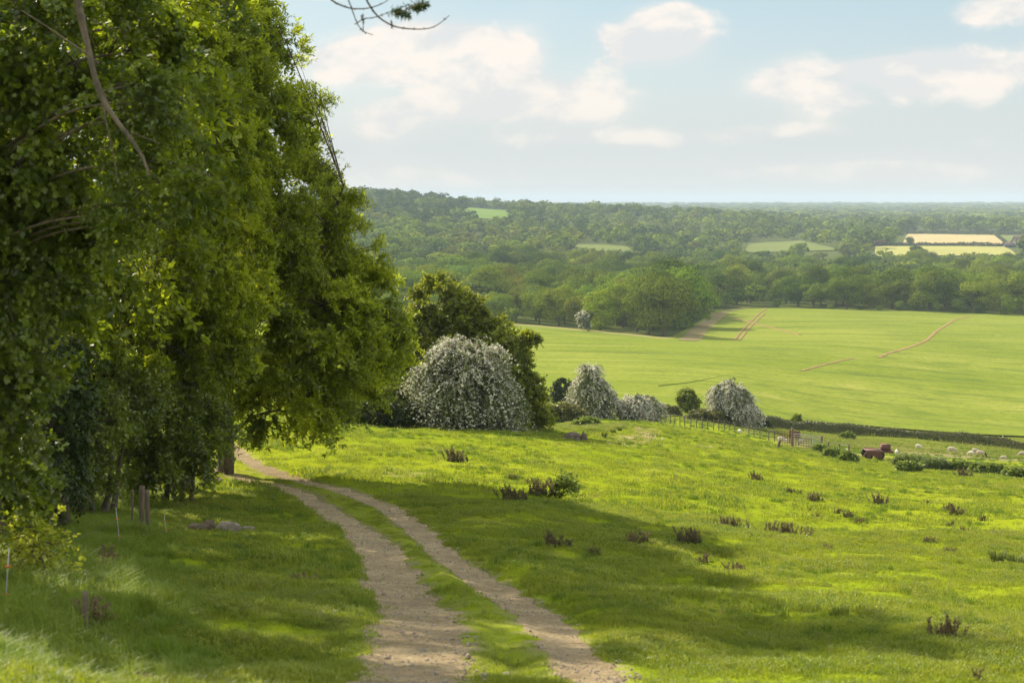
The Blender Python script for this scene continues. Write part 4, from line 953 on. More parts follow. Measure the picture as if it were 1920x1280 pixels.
DOCKS = [(1040,1035,46,37,'dark upright dead dock clump standing alone nearest the track'),(956,940,56,34,'broad dead dock clump at the edge of the tree shade'),(1017,930,74,36,'brown dead docks leaning along the left of the nettle clump'),
 (993,908,30,16,'thin brown docks just left above the nettle clump'),(850,865,46,30,'dark dead dock clump on the crest near the large hawthorn'),(1193,1029,64,32,'long low dead docks, left one of the pair mid slope'),(1291,1030,66,34,'long low dead docks with green leaves, right one of the pair mid slope'),
 (1318,1056,28,24,'small dark dock just below the right one of the mid slope pair'),(1378,1070,58,22,'sprawling thin dock right of the small dark dock'),(1112,1048,32,18,'small thin brown dock right of the lone upright clump'),(1367,990,72,24,'left half of the long brown line of docks on the right slope'),
 (1463,1005,96,30,'right half of the long brown line of docks on the right slope'),(1508,1000,34,14,'thin docks above the end of the long brown line'),(1646,945,38,24,'bushy brown dock alone right of the middle of the slope'),(1590,968,28,14,'upper dock of the straggling trio'),(1612,980,30,14,'lower right dock of the straggling trio'),(1572,963,16,12,'leftmost small dock of the straggling trio'),
 (1525,943,34,18,'brown dock with a dark green foot left of the trio'),(1530,966,30,11,'thin faint dock below the one with a dark green foot'),(1415,896,26,18,'little dark dock alone below the fence'),(1481,922,20,13,'pale brown dock, left of a close pair'),(1500,924,9,12,'tiny upright dock, right of a close pair'),
 (1790,965,26,26,'dark leafy dock, the larger of the right slope'),(1778,955,22,16,'lighter dock touching the dark leafy one'),(1737,944,18,12,'pale small dock left of the dark leafy one'),(1783,985,13,14,'small upright dock below the dark leafy one'),(1806,1001,20,16,'brown dock below right of the dark leafy one'),(1843,977,17,13,'small dock right of the dark leafy one'),
 (1741,1019,28,13,'low brown dock, left above another low one'),(1779,1040,32,13,'low brown dock above the pale open slope'),(1550,1036,22,14,'small brown dock isolated in the middle of the right slope'),(1775,1224,72,50,'large red-brown dead dock in the sunlit lower right corner'),(1822,1222,22,10,'small red-brown dock scraps beside the large lower right one'),
 (1805,893,34,20,'greyish dock clump at the rough ground below the sheep'),(905,884,10,10,'tiny dock by the crest, left of the brown scraps'),(962,900,22,10,'brown scraps of dock on the crest'),(1893,1004,16,9,'tiny dock near the right edge above the rushes'),(1830,1284,24,34,'dark green tipped dock cut by the lower right edge')]
DP = {}
for px_, py_, w_, h_, lab in DOCKS:
    g = G0(px_, py_) if py_ < 1281 else G0(px_, 1284); Yq = g[1]; wm, hm = w_ / F * Yq, h_ / F * Yq * 1.0
    asp = w_ / h_; v = min(range(5), key=lambda i: abs(DW[i] - asp) + .02 * random.random())
    if v not in DP: o = DV[v].build('dock_plant', [M['dock'], M['dock_leaf']]); DP[v] = o
    else: o = copyobj(DP[v])
    s = wm / DW[v]; o.location = (g[0], g[1], float(H(g[0], g[1])) - .01); o.scale = (s, s, hm); o.rotation_euler = (0, 0, random.choice([0, pi]) + random.uniform(-.5, .5))
    tag(o, lab, 'dead dock', 'dead docks scattered over the pasture')
# rush tufts
def rush_mesh(seed, n=170):
    b = MB(); a = rng.uniform(0, 6.28, n); r = rng.random(n) ** .5 * .22; x, y = np.cos(a) * r, np.sin(a) * r
    h = rng.uniform(.5, 1.0, n); l = rng.uniform(.0, .35, n); t = np.linspace(0, 1, 4)
    q = np.stack([x[:, None] + (np.cos(a) * l)[:, None] * t ** 1.6, y[:, None] + (np.sin(a) * l)[:, None] * t ** 1.6, h[:, None] * t - .03], -1)
    b.tubes(q, np.tile([.012, .010, .007, .003], (n, 1)), 3); return b
rp = None
for px_, py_, w_, h_, lab in [(1870,1054,28,26,'dark rush tuft, left one of the two at the right edge'),(1905,1054,34,20,'dark rush tuft, right one of the two at the right edge'),(1133,817,10,14,'small rush tuft nearest the wreck beside the looping ruts'),(1150,813,10,11,'middle small rush tuft beside the looping ruts'),(1162,807,9,9,'small rush tuft nearest the looping ruts'),(1172,803,7,6,'tiny rush tuft at the top of the looping ruts')]:
    g = G0(px_, py_); Yq = g[1]
    if rp is None: rp = o = rush_mesh(3).build('rush_tuft', M['rush'])
    else: o = copyobj(rp)
    o.location = (g[0], g[1], float(H(g[0], g[1]))); o.scale = (w_ / F * Yq / .62, w_ / F * Yq / .62, h_ / F * Yq * 1.1); o.rotation_euler = (0, 0, random.uniform(0, 6)); tag(o, lab, 'rushes', 'rush tufts in the pasture')

# ================================================================== fences, gate, pens
def gpt(px, py):
    g = G0(px, py); return np.array([g[0], g[1], float(H(g[0], g[1]))])
def fence(name, label, pts, h, r, mat, wires=(.35, .65, .92), wr=.008, wmat='wire', jit=.05, rail=None):
    b0 = pts[0]; e = empty(name, b0, 0, label, 'fence'); tops = []
    for p in pts:
        hh = h * random.uniform(.9, 1.1); tx, ty = random.uniform(-jit, jit) * h, random.uniform(-jit, jit) * h
        b = MB(); a = random.uniform(0, 1.5); q = dense(np.array([[p[0], p[1], p[2] - .2], [p[0] + tx * .5, p[1] + ty * .5, p[2] + hh * .5], [p[0] + tx, p[1] + ty, p[2] + hh]]), 6)
        b.tubes(q, np.linspace(r * 1.05, r * .95, 6), 6, cap=True); b.build('post', mat, e, False, b0); tops.append(np.array([p[0] + tx, p[1] + ty, p[2] + hh]))
    for w in wires:
        b = MB(); ln = np.array([(p * (1 - w) + t_ * w) for p, t_ in zip(pts, tops)])
        k_ = dense(ln, len(ln) * 5) if len(ln) > 2 else ln
        if rail: b.tubes(ln, np.full(len(ln), rail), 4)
        else: b.tubes(ln, np.full(len(ln), wr), 3)
        b.build('rail' if rail else 'wire', M[wmat], e, False, b0)
    return e
fpx = [(1183,783),(1194,787),(1206,789),(1218,791),(1228,792),(1238,792.5),(1247,793),(1256,794),(1265,795),(1275,797),(1284,798),(1295,800),(1306,801),(1317,803),(1327,804),(1338,805),(1348,806),(1358,807),(1367,808),(1378,809.5),(1390,811),(1404,815),(1414,818),(1425,821),(1441,824),(1452,826.5)]
fence('stock_fence', 'long thin post and wire fence running from the hawthorns down to the sheep pen', [gpt(a, b_ + 1) for a, b_ in fpx], 1.05, .045, M['post_old'], (.2, .45, .7, .92), .008)
fence('stock_fence', 'short post and wire fence between the pale gate and the red trailer', [gpt(a, b_) for a, b_ in ((1538,843),(1553,848),(1574,850),(1592,853))], .95, .075, M['post_old'], (.5, .9), .02)
def hurdle(name, label, a, b_, h, rails, mat, br=.022, uprights=0, cat='hurdle'):
    A_, B_ = gpt(*a), gpt(*b_); e = empty(name, A_, 0, label, cat)
    f = MB(); top = np.array([0, 0, h])
    f.tubes(np.array([A_ + top, B_ + top]), [br * 1.5] * 2, 6); f.tubes(np.array([A_ + top * .12, B_ + top * .12]), [br * 1.3] * 2, 6)
    for P_ in (A_, B_): f.tubes(np.array([P_ + [0, 0, -.05], P_ + top]), [br * 1.6] * 2, 6)
    f.build('frame', mat, e, False, A_)
    for k_ in range(rails):
        b = MB(); z_ = .12 + (.88) * (k_ + 1) / (rails + 1); b.tubes(np.array([A_ + top * z_, B_ + top * z_]), [br] * 2, 5); b.build('bar', mat, e, False, A_)
    for k_ in range(uprights):
        b = MB(); t_ = (k_ + 1) / (uprights + 1); p = A_ * (1 - t_) + B_ * t_; b.tubes(np.array([p + top * .12, p + top]), [br] * 2, 5); b.build('upright', mat, e, False, A_)
    return e
hurdle('field_gate', 'pale galvanised field gate standing slightly open at the pen', (1488,837), (1540,841), 1.15, 4, M['galv'], .03, 2, 'gate')
hurdle('sheep_hurdle', 'rusty hurdle at the left end of the pen beside the fence', (1452,826), (1477,829), 1.0, 4, M['rust'], .02, 3)
hurdle('sheep_hurdle', 'rusty hurdle closing the front of the pen before the lambs', (1462,836), (1486,838), 1.0, 3, M['rust'], .018, 4)
hurdle('sheep_hurdle', 'dark rusty hurdle in front of the pale gate', (1492,841), (1521,842.5), .95, 3, M['rust'], .018, 5)
for a, b_, hh, lab in ((1485,837,1.7,'thick dark gatepost at the hinge of the pale gate'),(1540,843,1.35,'brown gatepost at the latch end of the pale gate'),(1459,838,.75,'short leaning post with a yellowish top before the pen')):
    p = gpt(a, b_); b = MB(); b.tubes(dense(np.array([[p[0],p[1],p[2]-.2],[p[0]+.03,p[1],p[2]+hh*.5],[p[0]+(.18 if hh<1 else 0),p[1],p[2]+hh]]),6), [.13,.125,.12,.12,.115,.11], 8, cap=True)
    tag(b.build('gatepost', M['post'] if hh < 1 else M['post_old'], origin=tuple(p)), lab, 'post')
# rusty sheet behind the gate
p = gpt(1489,832); e = empty('sheet_panel', p, 0, 'dark reddish sheet panel leaning behind the thick gatepost', 'panel')
b = MB(); w_ = 20 / F * p[1]
for k_ in range(10):
    x0 = p[0] - w_ * .45 + w_ * k_ / 9; b.box((x0, p[1] + .1 * k_ / 9 + (.03 if k_ % 2 else 0), p[2] + 1.0 - .02 * k_), (w_ / 9 * 1.02, .03, .75), None)
b.build('sheeting', M['rust'], e, False, p)
b = MB()
for x0 in (-.42, .48): b.tubes(np.array([[p[0] + w_ * x0, p[1] + .08, p[2] - .1], [p[0] + w_ * x0, p[1] + .08, p[2] + 1.35]]), [.05, .05], 6)
b.build('frame', M['post_old'], e, False, p)

# ================================================================== red trailer
p = gpt(1645, 864) + [0, 0, .16]; S = p[1] / F       # metres per picture pixel there
e = empty('farm_trailer', p, 0, 'derelict faded red trailer with a box on its back end, half sunk in reeds', 'trailer')
def tp(px, py, dy=0): return np.array([(px - 1645) * S + 0, dy, (863 - py) * S])
def prism(b, poly, y0, y1, mat=0):
    """side profile (list of px,py in picture measure turned to metres) given thickness y0..y1; quads by fan of trapezia"""
    n = len(poly); F0 = [tp(a, c, y0) for a, c in poly]; F1 = [tp(a, c, y1) for a, c in poly]
    b.add(np.array(F0 + F1), [[i, (i + 1) % n, n + (i + 1) % n, n + i] for i in range(n)], mat)
    idx = list(range(n))
    for k_ in range(0, (n - 2) // 2 + (n % 2)):
        pass
    i, j = 0, n - 1
    while j - i >= 3:
        for o_ in (0, n): b.add(np.array(F0 + F1), [[o_ + i, o_ + i + 1, o_ + j - 1, o_ + j]], mat)
        i += 1; j -= 1
b = MB()
prism(b, [(1619,853),(1624,845),(1633,846),(1653,848),(1654,850),(1648,851),(1641,860),(1634,856)], -.75, -.70)
prism(b, [(1619,853),(1624,845),(1633,846),(1653,848),(1654,850),(1648,851),(1641,860),(1634,856)], .70, .75)
b.box(tp(1636, 847.6), (32 * S, 1.46, .06), roty(.05)); b.box(tp(1662, 849.6), (22 * S, 1.1, .14), roty(.06)); b.box(tp(1643, 856), (9 * S, 1.1, .3), roty(-.5))
b.build('body', M['redrust'], e)
b = MB(); c_ = tp(1659.5, 847)
for dx, dy, sx, sy in ((0, -.35, 16, .04), (0, .35, 16, .04)): b.box(c_ + np.array([0, dy, .22]), (sx * S, sy, .42))
for dx in (-8, 8): b.box(c_ + np.array([dx * S * .98, 0, .22]), (.04, .66, .42))
b.box(c_ + np.array([0, 0, .02]), (16.4 * S, .74, .04)); b.build('load_box', M['redrust'], e)
b = MB(); b.box(c_ + np.array([0, 0, .455]), (15 * S, .6, .05)); b.build('box_lid', M['rust'], e)
def wheel(x, y, r=.36):
    we = MB(); we.lathe([(r*.62,-.10),(r*.95,-.10),(r,-.06),(r,.06),(r*.95,.10),(r*.62,.10),(r*.62,-.10)], 20, 0, (0,0,0), 'y'); t_ = we.build('wheel', M['rubber'], e); t_.location = (x, y, r)
    ri = MB(); ri.lathe([(.001,-.05),(r*.3,-.06),(r*.55,-.02),(r*.62,-.08),(r*.62,.08),(.001,.05)], 20, 0, (0,0,0), 'y'); ri.build('rim', M['rust'], t_)
for x_, y_ in ((tp(1625,0)[0], -.62), (tp(1647,0)[0], -.62), (tp(1625,0)[0], .62), (tp(1647,0)[0], .62)): wheel(x_, y_)
b = MB(); b.tubes(np.array([tp(1668, 850), tp(1675, 853, .1)]), [.05, .035], 6); b.tubes(np.array([tp(1619,853,-.6), tp(1611,860,-.5)]), [.04,.03], 5); b.build('drawbar', M['rust'], e)
for a, b_, w_ in ((1681,858,'leftmost'),(1686,857,'middle'),(1691,856,'rightmost')):
    p = gpt(a, b_ + 1); b = MB(); b.tubes(np.array([[p[0], p[1], p[2] - .1], [p[0] + .02, p[1], p[2] + .22], [p[0] + .05, p[1], p[2] + .42]]), [.05, .045, .03], 6, cap=True)
    tag(b.build('rusty_stub', M['post_old'], origin=tuple(p)), '%s of the three short rusty stubs right of the red trailer' % w_, 'stub', 'short rusty stubs right of the trailer')

# ================================================================== wreck lump by the hawthorns
p = gpt(1075, 823); S2 = p[1] / F; e = empty('wreck', p, 0, 'low dark rusted wreck with an arched opening lying in the pasture', 'wreck')
def shell(b, x0, x1, zt, yr, n=18, m=9, mat=0, sk=0.0, seedv=0):
    u = np.linspace(0, 1, n); v = np.linspace(-1, 1, m); U, V_ = np.meshgrid(u, v, indexing='ij')
    X_ = x0 + (x1 - x0) * U; prof = np.interp(u, [0, .12, .3, .55, .8, .93, 1], [0, .45, .8, 1, .92, .7, 0])[:, None]
    Z_ = zt * prof * np.sqrt(np.clip(1 - V_ ** 2, 0, 1)) * (1 + .16 * fbm(U * 5 + seedv, V_ * 3, 4, 3)); Y_ = V_ * yr * (.6 + .4 * prof) + sk * Z_
    i, j = np.meshgrid(np.arange(n - 1), np.arange(m - 1), indexing='ij'); Q = np.stack([i*m+j, (i+1)*m+j, (i+1)*m+j+1, i*m+j+1], -1).reshape(-1, 4)
    b.add(np.stack([X_, Y_, Z_ - .03], -1).reshape(-1, 3), Q, mat)
b = MB(); shell(b, -26 * S2, 16 * S2, 17 * S2, .55); b.build('hull', M['wreck'], e, True)
b = MB(); shell(b, 10 * S2, 27 * S2, 15 * S2, .45, 14, 9, 0, 0, 7); b.build('hood', M['wreck'], e, True)
b = MB(); shell(b, 15 * S2, 21 * S2, 19.5 * S2, .12, 10, 7, 0, 0, 3); b.build('knob', M['rust'], e, True)
b = MB(); an = np.linspace(0, pi, 15); xs = -1 * S2 + np.cos(an) * 7.0 * S2; zs = np.sin(an) * 8.5 * S2
for k_ in range(14):
    a0, a1 = an[k_], an[k_ + 1]; f0, f1 = 7 * S2, 5.4 * S2
    q = [[-1*S2 + cos(a)*f*1, -.60, sin(a)*f*1.15] for a, f in ((a0, f0), (a1, f0), (a1, f1), (a0, f1))]; q2 = [[x, -.50, z] for x, _, z in q]
    b.quads([q]); b.quads([[q[0], q[1], q2[1], q2[0]]]); b.quads([[q[3], q[2], q2[2], q2[3]]])
b.build('wheel_arch', M['wreck_pale'], e)
b = MB(); b.lathe([(.001,-.05),(5.2*S2,-.05),(5.2*S2,.05),(.001,.05)], 18, 0, (-1*S2, -.52, .05), 'y'); b.build('wheel', M['rubber'], e)
b = MB()
for x_, w_, h_ in ((-20,5,9),(-15.5,1.6,9.5),(7,6,9)): b.box((x_*S2, -.52, h_*S2/2 - .03), (w_*S2, .05, h_*S2), roty(random.uniform(-.12,.12)), 0, .8)
b.build('side_panel', M['wreck_pale'], e)

# ================================================================== sheep
def mat_sheep(name, wool, face, dark=False):
    m, t = newmat(name); co = t.node('ShaderNodeTexCoord').outputs['Object']; sx = t.node('ShaderNodeSeparateXYZ', ins={0: co})
    nz = t.noise(co, 14, 4); hd = t.math('GREATER_THAN', sx.outputs[0], .53); lg = t.math('LESS_THAN', sx.outputs[2], .27)
    c = t.mix(t.ss(nz, .3, .7), wool, tuple(x * .75 for x in wool)); c = t.mix(t.math('MAXIMUM', hd, lg), c, face)
    bp = t.node('ShaderNodeBump', ins={'Height': nz, 'Strength': .8, 'Distance': .03}).outputs[0]
    b = t.node('ShaderNodeBsdfDiffuse', ins={'Color': c, 'Normal': bp}); t.l.new(b.outputs[0], t.out.inputs[0]); return m
M['sheep_white'] = mat_sheep('fleece_pale', (.60,.52,.40), (.55,.48,.40)); M['sheep_dark'] = mat_sheep('fleece_dark_face', (.58,.48,.36), (.04,.035,.03)); M['lamb'] = mat_sheep('lamb_fleece', (.75,.68,.58), (.7,.62,.52))
def sheep_mesh(pose='graze', lying=False):
    b = MB(); zb = .56 if not lying else .26
    k_ = 12; t = np.linspace(0, 1, k_); x = -.52 + 1.02 * t; rr = .27 * np.array([.25,.72,.93,1,1.02,1.02,1,.98,.95,.88,.7,.35])
    b.tubes(np.stack([x, 0 * x, zb + .04 * np.sin(t * pi)], 1), rr, 14)
    if pose == 'graze': neck = [[.40,0,zb+.03],[.56,0,zb-.08],[.68,0,zb-.26],[.74,0,zb-.40]]; head = [[.70,0,zb-.30],[.77,0,zb-.42],[.82,0,zb-.50],[.83,0,zb-.53]]; ear = (.70, zb - .30)
    else: neck = [[.38,0,zb+.06],[.52,0,zb+.18],[.62,0,zb+.30],[.66,0,zb+.34]]; head = [[.60,0,zb+.34],[.70,0,zb+.34],[.82,0,zb+.26],[.87,0,zb+.23]]; ear = (.62, zb + .40)
    b.tubes(np.array(neck), [.19,.14,.10,.08], 10); b.tubes(np.array(head), [.075,.085,.058,.03], 10)
    for s in (-1, 1): b.tubes(np.array([[ear[0], s*.06, ear[1]], [ear[0]-.01, s*.12, ear[1]+.01], [ear[0]-.02, s*.17, ear[1]-.02]]), [.022,.028,.012], 6)
    b.tubes(np.array([[-.50,0,zb+.08],[-.58,0,zb-.02],[-.59,0,zb-.16]]), [.05,.04,.025], 6)
    if not lying:
        for x0, hind in ((.33, 0), (-.38, 1)):
            for s in (-1, 1):
                if hind: q = [[x0+.04,s*.13,.46],[x0+.06,s*.14,.36],[x0-.05,s*.14,.24],[x0-.01,s*.14,.08],[x0+.01,s*.14,.0]]; r_ = [.13,.08,.042,.034,.036]
                else: q = [[x0,s*.12,.42],[x0+.01,s*.13,.30],[x0+.02,s*.13,.20],[x0,s*.13,.08],[x0+.01,s*.13,.0]]; r_ = [.09,.055,.038,.032,.034]
                b.tubes(np.array(q), r_, 8)
    else:
        for x0 in (.3, -.3): b.tubes(np.array([[x0,.15,.1],[x0+.2,.26,.06],[x0+.05,.3,.04]]), [.06,.045,.03], 6)
    return b
SPM = {}
def sheep(px, py, ln, face, pose, mat, label, lying=False, name='sheep'):
    p = gpt(px, py); ln *= .74; key = (pose, mat, lying)
    if key not in SPM:
        o = sheep_mesh(pose, lying).build(name, M[mat], None, True); rm = o.modifiers.new('join', 'REMESH'); rm.mode = 'VOXEL'; rm.voxel_size = .028; rm.use_smooth_shade = True; SPM[key] = o
    else: o = copyobj(SPM[key]); o.name = name
    o.location = p + [0, 0, .05]; s = ln / 1.35; o.scale = (s, s, s); o.rotation_euler = (0, 0, face); return tag(o, label, name, 'sheep and lambs in the pasture')
sheep(1784, 850, 1.5, -.25, 'graze', 'sheep_white', 'woolly sheep grazing alone with its head down to the right')
sheep(1838, 857, 1.5, -.15, 'graze', 'sheep_dark', 'dark-faced sheep grazing in front of the other two')
sheep(1828, 851, 1.3, .3, 'graze', 'sheep_white', 'sheep with its back showing behind the dark-faced one')
sheep(1821, 855, 1.1, 2.4, 'graze', 'lamb', 'pale lamb tucked behind the left of the dark-faced sheep')
sheep(1681, 854, 1.1, 1.35, 'up', 'lamb', 'pale sheep seen end on right of the red trailer')
sheep(1722, 842, 1.15, -.5, 'graze', 'lamb', 'white lamb grazing between the hedge and the trailer')
sheep(1882, 860, 1.0, 3.0, 'graze', 'sheep_white', 'small sheep lying right of the grazing trio', True)
sheep(1917, 856, 1.2, 3.0, 'graze', 'sheep_white', 'sheep cut by the right edge of the picture')
sheep(1387, 814, .95, 1.9, 'graze', 'lamb', 'pale sheep behind the wire fence below the rightmost hawthorn')
sheep(1464, 829, 1.1, -.2, 'graze', 'lamb', 'white sheep in the pen nearest the wire fence')
sheep(1473, 830, .8, .4, 'graze', 'lamb', 'small lamb in the middle of the pen')
sheep(1482, 830, 1.1, 1.1, 'up', 'sheep_white', 'sheep in the pen against the thick gatepost')
sheep(1500, 834, 1.1, .3, 'graze', 'sheep_white', 'greyish sheep behind the pale gate')
sheep(1766, 865, .85, 2.3, 'up', 'lamb', 'lamb lying at the upper left of the reed bed edge', True, 'lamb')
sheep(1772, 868, .7, .2, 'graze', 'lamb', 'lamb lying flat just below the other one at the reeds', True, 'lamb')

# ================================================================== stones and clods
def rock_mesh(seed, sx, sy, sz, mat, name, label, loc, cat='stone', group=None, rot=0, parent=None):
    n, m_ = 18, 12; u = np.linspace(0, 2 * pi, n, endpoint=False); v = np.linspace(-pi / 2 + .05, pi / 2 - .05, m_); U, V_ = np.meshgrid(u, v, indexing='ij')
    d = np.stack([np.cos(U) * np.cos(V_), np.sin(U) * np.cos(V_), np.sin(V_)], -1); k_ = np.round(d * 2.2) / 2.2 * .25 + d * .75
    r = 1 + .35 * fbm(d[..., 0] * 2 + seed, d[..., 1] * 2 + d[..., 2] * 1.7, seed, 3); q = k_ * r[..., None] * [sx, sy, sz]
    i, j = np.meshgrid(np.arange(n), np.arange(m_ - 1), indexing='ij'); Q = np.stack([i*m_+j, ((i+1)%n)*m_+j, ((i+1)%n)*m_+j+1, i*m_+j+1], -1).reshape(-1, 4)
    b = MB(); b.add(q.reshape(-1, 3), Q)
    for e_ in (0, m_ - 1):
        for a in range(1, n - 2, 2): b.f.append(np.array([[e_, a*m_+e_, (a+1)*m_+e_, (a+2)*m_+e_]])); b.m.append(np.zeros(1, int)); b.r.append(np.array([.5]))
    o = b.build(name, mat, parent, True); o.location = loc; o.rotation_euler = (0, 0, rot)
    return tag(o, label, cat, group) if parent is None else o
M['clod'] = solid('dry_clod', (.20,.15,.10), (.09,.065,.04), .95, 5, 1.0)
for px_, py_, w_, h_, lab, mt in [(372,992,44,17,'dark brown clod, left of the row in the shaded verge','clod'),(392,992,26,21,'upright brown clod in the middle of the row in the verge','clod'),(428,995,46,21,'pale layered rock lump, right of the gap in the row','stone'),(463,994,34,13,'small flat rock lump at the right end of the row','stone'),
        (408,903,26,8,'low dark log-like stone in shade where the track bends away','clod'),(738,793,26,7,'flat pale stone slab in the grass near the bushes','stone'),(1243,821,6,3,'small white stone in the pasture near the looping ruts','white'),(1710,882,9,4,'white stone among the weeds below the reeds','white'),(1170,798,10,4,'dark clod beside the top of the looping ruts','clod')]:
    p = gpt(px_, py_); s = p[1] / F; rock_mesh(int(px_), w_ * s * .5, w_ * s * .32, h_ * s * .62, M[mt], 'stone', lab, (p[0], p[1], p[2] + h_ * s * .36), group=None, rot=random.uniform(-.3, .3))
for px_, py_, w_, lab, mt in [(855,1274,14,'reddish clod lying at the foot of the left rut','clod'),(905,1264,14,'dark stone at the inner edge of the left rut','clod'),(948,1250,26,'pale flat stone in the middle grass strip','stone'),(755,1230,12,'brown clod in the left rut','clod'),(848,1191,14,'round brown clod higher in the left rut','clod'),(793,1212,20,'thin flat stone across the left rut','stone'),(838,1176,12,'small clod at the right side of the left rut','clod'),
        (1072,1198,8,'small stone in the right rut','clod'),(1118,1228,6,'tiny dark stone low in the right rut','clod'),(872,1244,7,'tiny stone right of the round clod','clod'),(1250,1279,12,'pale stone at the outer edge of the right rut','stone'),(1245,1010,5,'tiny white stone on the sunny slope','white')]:
    p = gpt(px_, py_); s = p[1] / F; rock_mesh(int(px_) + 5, w_ * s * .5, w_ * s * .42, w_ * s * .3, M[mt], 'stone', lab, (p[0], p[1], p[2] + w_ * s * .10), 'stone', 'loose stones and clods on the track', random.uniform(0, 3))

# ================================================================== left foreground fence things
def stake(name, label, a, b_, top, r, mat, cat='post', group=None, lean=0, sides=8):
    p = gpt(a, b_); h = (b_ - top) / F * p[1]; b = MB(); q = dense(np.array([[p[0],p[1],p[2]-.25],[p[0]+lean*.5*h,p[1],p[2]+h*.5],[p[0]+lean*h,p[1],p[2]+h]]), 9)
    b.tubes(q, r * (1 + .06 * rng.normal(size=9)), sides, cap=True); return tag(b.build(name, mat, origin=tuple(p)), label, cat, group)
stake('fence_stake', 'slim split stake, left of the three standing in the verge', 248, 1000, 916, .028, M['post'], group='three old stakes in the verge', lean=.03, sides=6)
stake('fence_stake', 'thickest round stake, middle of the three in the verge', 265, 998, 906, .06, M['post'], group='three old stakes in the verge', lean=.04)
stake('fence_stake', 'dark round stake, right of the three in the verge', 278, 996, 910, .05, M['post_old'], group='three old stakes in the verge', lean=-.01)
stake('stub_post', 'mossy stub post with dry stalks in the left foreground', 160, 1165, 1078, .03, M['post_old'], lean=.02)
stake('fence_post', 'blurred dark grey post at the left edge of the picture', 4, 1030, 952, .07, M['post_old'], lean=-.03)
EP = []
for a, b_, top, lean, lab in ((8,1130,1000,.10,'thin white electric fence rod with two orange clips at the left edge'),(226,1040,960,-.08,'thin white electric fence rod left of the three stakes'),(313,1010,966,-.10,'thin white electric fence rod right of the three stakes')):
    p = gpt(a, b_); h = (b_ - top) / F * p[1]; e = empty('electric_fence_post', p, 0, lab, 'fence rod', 'electric fence rods in the left verge')
    b = MB(); b.tubes(np.array([[0,0,-.1],[lean*.5*h,0,h*.5],[lean*h,0,h]]), [.007,.006,.005], 6, cap=True); b.build('rod', M['galv'], e)
    for f_ in (.30, .72):
        b = MB(); c_ = np.array([lean*f_*h, 0, f_*h]); b.lathe([(.001,-.012),(.015,-.010),(.019,0),(.015,.010),(.001,.012)], 10, 0, c_, 'x'); b.box(c_ + [.022,0,0], (.03,.012,.012)); b.box(c_ - [.022,0,0], (.03,.012,.012)); b.build('clip', M['orange'], e)
        EP.append((f_, p + c_))
for f_ in (.30, .72):
    q = [c for g_, c in EP if g_ == f_]; q = [q[0] + np.array([-1.2, -2.5, .2])] + q; b = MB(); ln = np.array(q)
    pts_ = []
    for i in range(len(ln) - 1):
        t = np.linspace(0, 1, 8)[:, None]; s = ln[i] * (1 - t) + ln[i+1] * t; s[:, 2] -= .04 * np.sin(t[:, 0] * pi); pts_.append(s)
    b.tubes(np.concatenate(pts_), np.full(8 * (len(ln) - 1), .0013), 3)
    tag(b.build('electric_wire', M['wire']), ('lower' if f_ < .5 else 'upper') + ' thin electric wire strung between the white rods', 'wire')
# dry stalks
for a, b_, w_, h_, lab, n in ((175,1160,60,70,'dry brown stalks drooping round the mossy stub post',26),(205,1075,30,60,'tall bent brown dead stalks behind the stub post',12),(575,1090,60,14,'brown withered weeds in the verge beside the track',22),(250,1265,60,16,'dead leaves and stalks in the bottom left grass',20)):
    p = gpt(a, b_); s = p[1] / F; b = MB(); wm, hm = w_ * s, h_ * s
    for _ in range(n):
        x0, y0 = random.uniform(-.5, .5) * wm, random.uniform(-.3, .3) * wm; hh = hm * random.uniform(.4, 1.05); l = random.uniform(-.4, .5) * hh
        q = dense(np.array([[x0, y0, -.03], [x0 + l * .2, y0, hh * .7], [x0 + l * .6, y0, hh], [x0 + l, y0, hh * .8]]), 8); b.tubes(q, np.linspace(.006, .003, 8), 4)
        m_ = 6; k_ = rng.integers(3, 8, m_); b.quads(leafq(q[k_] + rdir(m_) * .01, nrm(rdir(m_) + [0, 0, -.8]), rdir(m_), np.full(m_, .05), np.full(m_, .010)))
    tag(b.build('dead_stalks', M['dry'], origin=None), lab, 'dead plant').location = p

